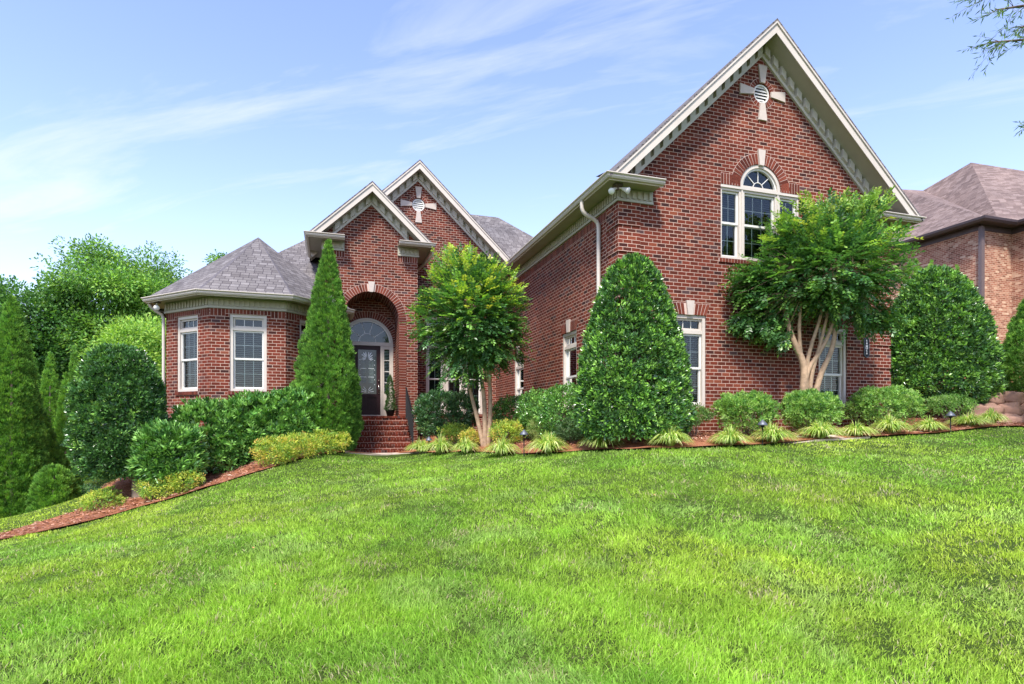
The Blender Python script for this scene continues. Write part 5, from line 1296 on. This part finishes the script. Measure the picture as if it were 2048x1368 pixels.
# ---------------------------------------------------------------- trees beyond
def big_tree(name, px, pyt, Z, wpx, label, seed, cols, wts, n=1500, per=16, L=.20, W=.10, rc=.45, amp=.26, crown=.78, lobes=12, group=None, thin=1., up=.15):
    r = np.random.default_rng(seed); t = at(px, pyt, Z); g = gz(t[0], t[1]); H = t[2] - g; rad = wpx / 2 / F * Z
    o = empty(name, (t[0], t[1], g), label, 'tree', group)
    cc = np.array((t[0], t[1], g + H * (1 - crown / 2))); cr = np.array((rad * .78, rad * .78, H * crown / 2 * .85))
    m = MB(); m.tube([(t[0], t[1], g - .3), (t[0] + .1, t[1], g + H * .2), (t[0], t[1], g + H * .5), (t[0] - .1, t[1], g + H * .8)], [rad * .07 + .1, rad * .05 + .09, rad * .035 + .05, .05], 9)
    P = []; Nn = []
    for k in range(lobes):                                   # crown built of separate leafy boughs with sky between
        u = norm(r.normal(0, 1, (1, 3)))[0]; u[2] = u[2] * .9 + .15; c = cc + u * cr * r.uniform(.45, .98); s = rad * r.uniform(.28, .46)
        p, nn = blob_pts(c, (s, s, s * .62), int(n / lobes), r, seed + k, .22, 2., 3.6, .75); P.append(p); Nn.append(nn)
        m.tube([(t[0], t[1], g + H * r.uniform(.25, .55)), tuple((c + cc) / 2 + r.normal(0, .2, 3)), tuple(c)], [.07 + rad * .012, .05, .02], 5)
    m.build('trunk', M_bark2, o, True)
    P = np.concatenate(P); Nn = np.concatenate(Nn)
    V, Fc, col = clumps(P, Nn, per, rc, L, W, r, cols, wts, up, .95, .1, .1, tilt=.4, jit=.2); np_mesh('crown', V, Fc, col, M_leaf, o); return o
DT = [(.06, .19, .03), (.045, .14, .03), (.10, .27, .035), (.16, .36, .05)]
MT = [(.10, .26, .03), (.07, .20, .03), (.17, .38, .04), (.25, .48, .05)]
LT = [(.18, .38, .035), (.12, .28, .03), (.28, .50, .05), (.34, .56, .07)]
big_tree('shade_tree', 262, 462, 36, 285, 'tallest green tree left of the octagonal bay, against the sky', 401, MT, (4, 3, 3, 1.4), 3000, 16, .20, .10, .42, lobes=26)
big_tree('shade_tree', 60, 528, 33, 300, 'dark broad tree behind the arborvitae at the left edge', 402, DT, (4, 3, 3, 1), 2600, 16, .22, .12, .5, lobes=20)
big_tree('shade_tree', 262, 596, 25, 230, 'light green tree between the clipped holly and the tallest tree', 403, LT, (4, 2, 3, 1.5), 2400, 16, .15, .07, .36, lobes=20, crown=.9)
big_tree('shade_tree', 150, 640, 38, 260, 'dark tree low behind the thin arborvitae', 404, DT, (4, 3, 2, 1), 1500, 14, .24, .13, .6, lobes=14, crown=.95)
big_tree('shade_tree', 440, 508, 44, 90, 'small tree top peeping above the roof of the octagonal bay', 405, MT, (4, 3, 3, 1), 700, 12, .2, .11, .4, lobes=9, crown=.5)
big_tree('shade_tree', -110, 560, 30, 260, 'tree beyond the left edge of the picture, behind the arborvitae', 406, DT, (4, 3, 3, 1), 1400, 14, .24, .13, .5, lobes=14)
big_tree('shade_tree', 340, 650, 42, 260, 'tree behind the left wall of the octagonal bay', 407, DT, (3, 3, 3, 1), 1400, 14, .24, .13, .6, lobes=12, crown=.95)
big_tree('shade_tree', 30, 690, 45, 420, 'deep green tree far behind the arborvitae', 408, DT, (4, 3, 2, 1), 1500, 14, .3, .16, .8, lobes=14, crown=.98)
# the oak whose willow-like twigs hang into the upper right corner; its trunk stands beyond the frame
def oak():
    r = np.random.default_rng(55); Z = 6.6; tb_ = gp_(2560, Z); o = empty('willow_oak', tuple(tb_), 'willow leaved oak whose thin twigs hang into the upper right corner of the sky', 'tree')
    m = MB(); top = at(2560, -900, Z); m.tube([tuple(tb_ - (0, 0, .2)), tuple(at(2555, 300, Z)), tuple(at(2565, -300, Z)), tuple(top)], [.26, .21, .17, .1], 12); m.build('trunk', M_bark2, o, True)
    bm_ = MB(); parts = []
    limbs = [((2560, -300), (2300, -80), (2090, 5), (1990, 20)), ((2560, -100), (2300, 60), (2110, 75), (1975, 85)), ((2560, -420), (2250, -180), (2060, -60), (1965, 0)), ((2560, 120), (2300, 200), (2120, 235), (2052, 252)), ((2560, -200), (2330, 20), (2140, 30), (2040, 55))]
    tips = []
    for L_ in limbs:
        P = smooth_line([at(x, y, Z + r.uniform(-.3, .3)) for x, y in L_], 2); bm_.tube(P, [.035 * (1 - .9 * k / (len(P) - 1)) + .002 for k in range(len(P))], 6); tips.append(P)
    pts = []; dirs = []
    for li, P in enumerate(tips):
        P = np.array(P); nt = (30 if li != 3 else 7)
        for q in range(nt):
            f = r.uniform(.45, 1) if li != 3 else r.uniform(.75, 1); i = int(f * (len(P) - 1)); a = P[i]
            d = np.array((-CT, ST, 0)) * r.uniform(.25, .9) + np.array((0, 0, 1)) * r.uniform(-.55, .15) + r.normal(0, .25, 3); d /= np.linalg.norm(d); ln = r.uniform(.12, .42) if li != 3 else r.uniform(.08, .16)
            e = a + d * ln; bm_.tube([a, (a + e) / 2 + (0, 0, .01), e], [.003, .002, .001], 3, caps=False)
            for s in np.linspace(.2, 1, int(6 + ln * 22)): pts.append(a + (e - a) * s); dirs.append(d)
    pts = np.array(pts); dirs = np.array(dirs); N = len(pts); d = norm(dirs * .7 + r.normal(0, .55, (N, 3)) + np.array((0, 0, -.25)))
    V, Fc, col = leaves(pts, d, norm(r.normal(0, 1, (N, 3))), .085 * r.uniform(.7, 1.2, N), .013 * np.ones(N), palette(N, r, [(.07, .16, .03), (.12, .24, .04)], (3, 2)), .1)
    np_mesh('foliage', V, Fc, col, M_leaf, o); bm_.build('branch', M_bark2, o, True)
    p, nn = blob_pts(at(2640, -700, 7.5), (2.0, 2.0, 1.8), 900, r, 9, .25, 2, 3, .7); V, Fc, col = clumps(p, nn, 14, .3, .09, .02, r, [(.07, .16, .03), (.12, .24, .04)], (3, 2)); np_mesh('crown', V, Fc, col, M_leaf, o)
oak()
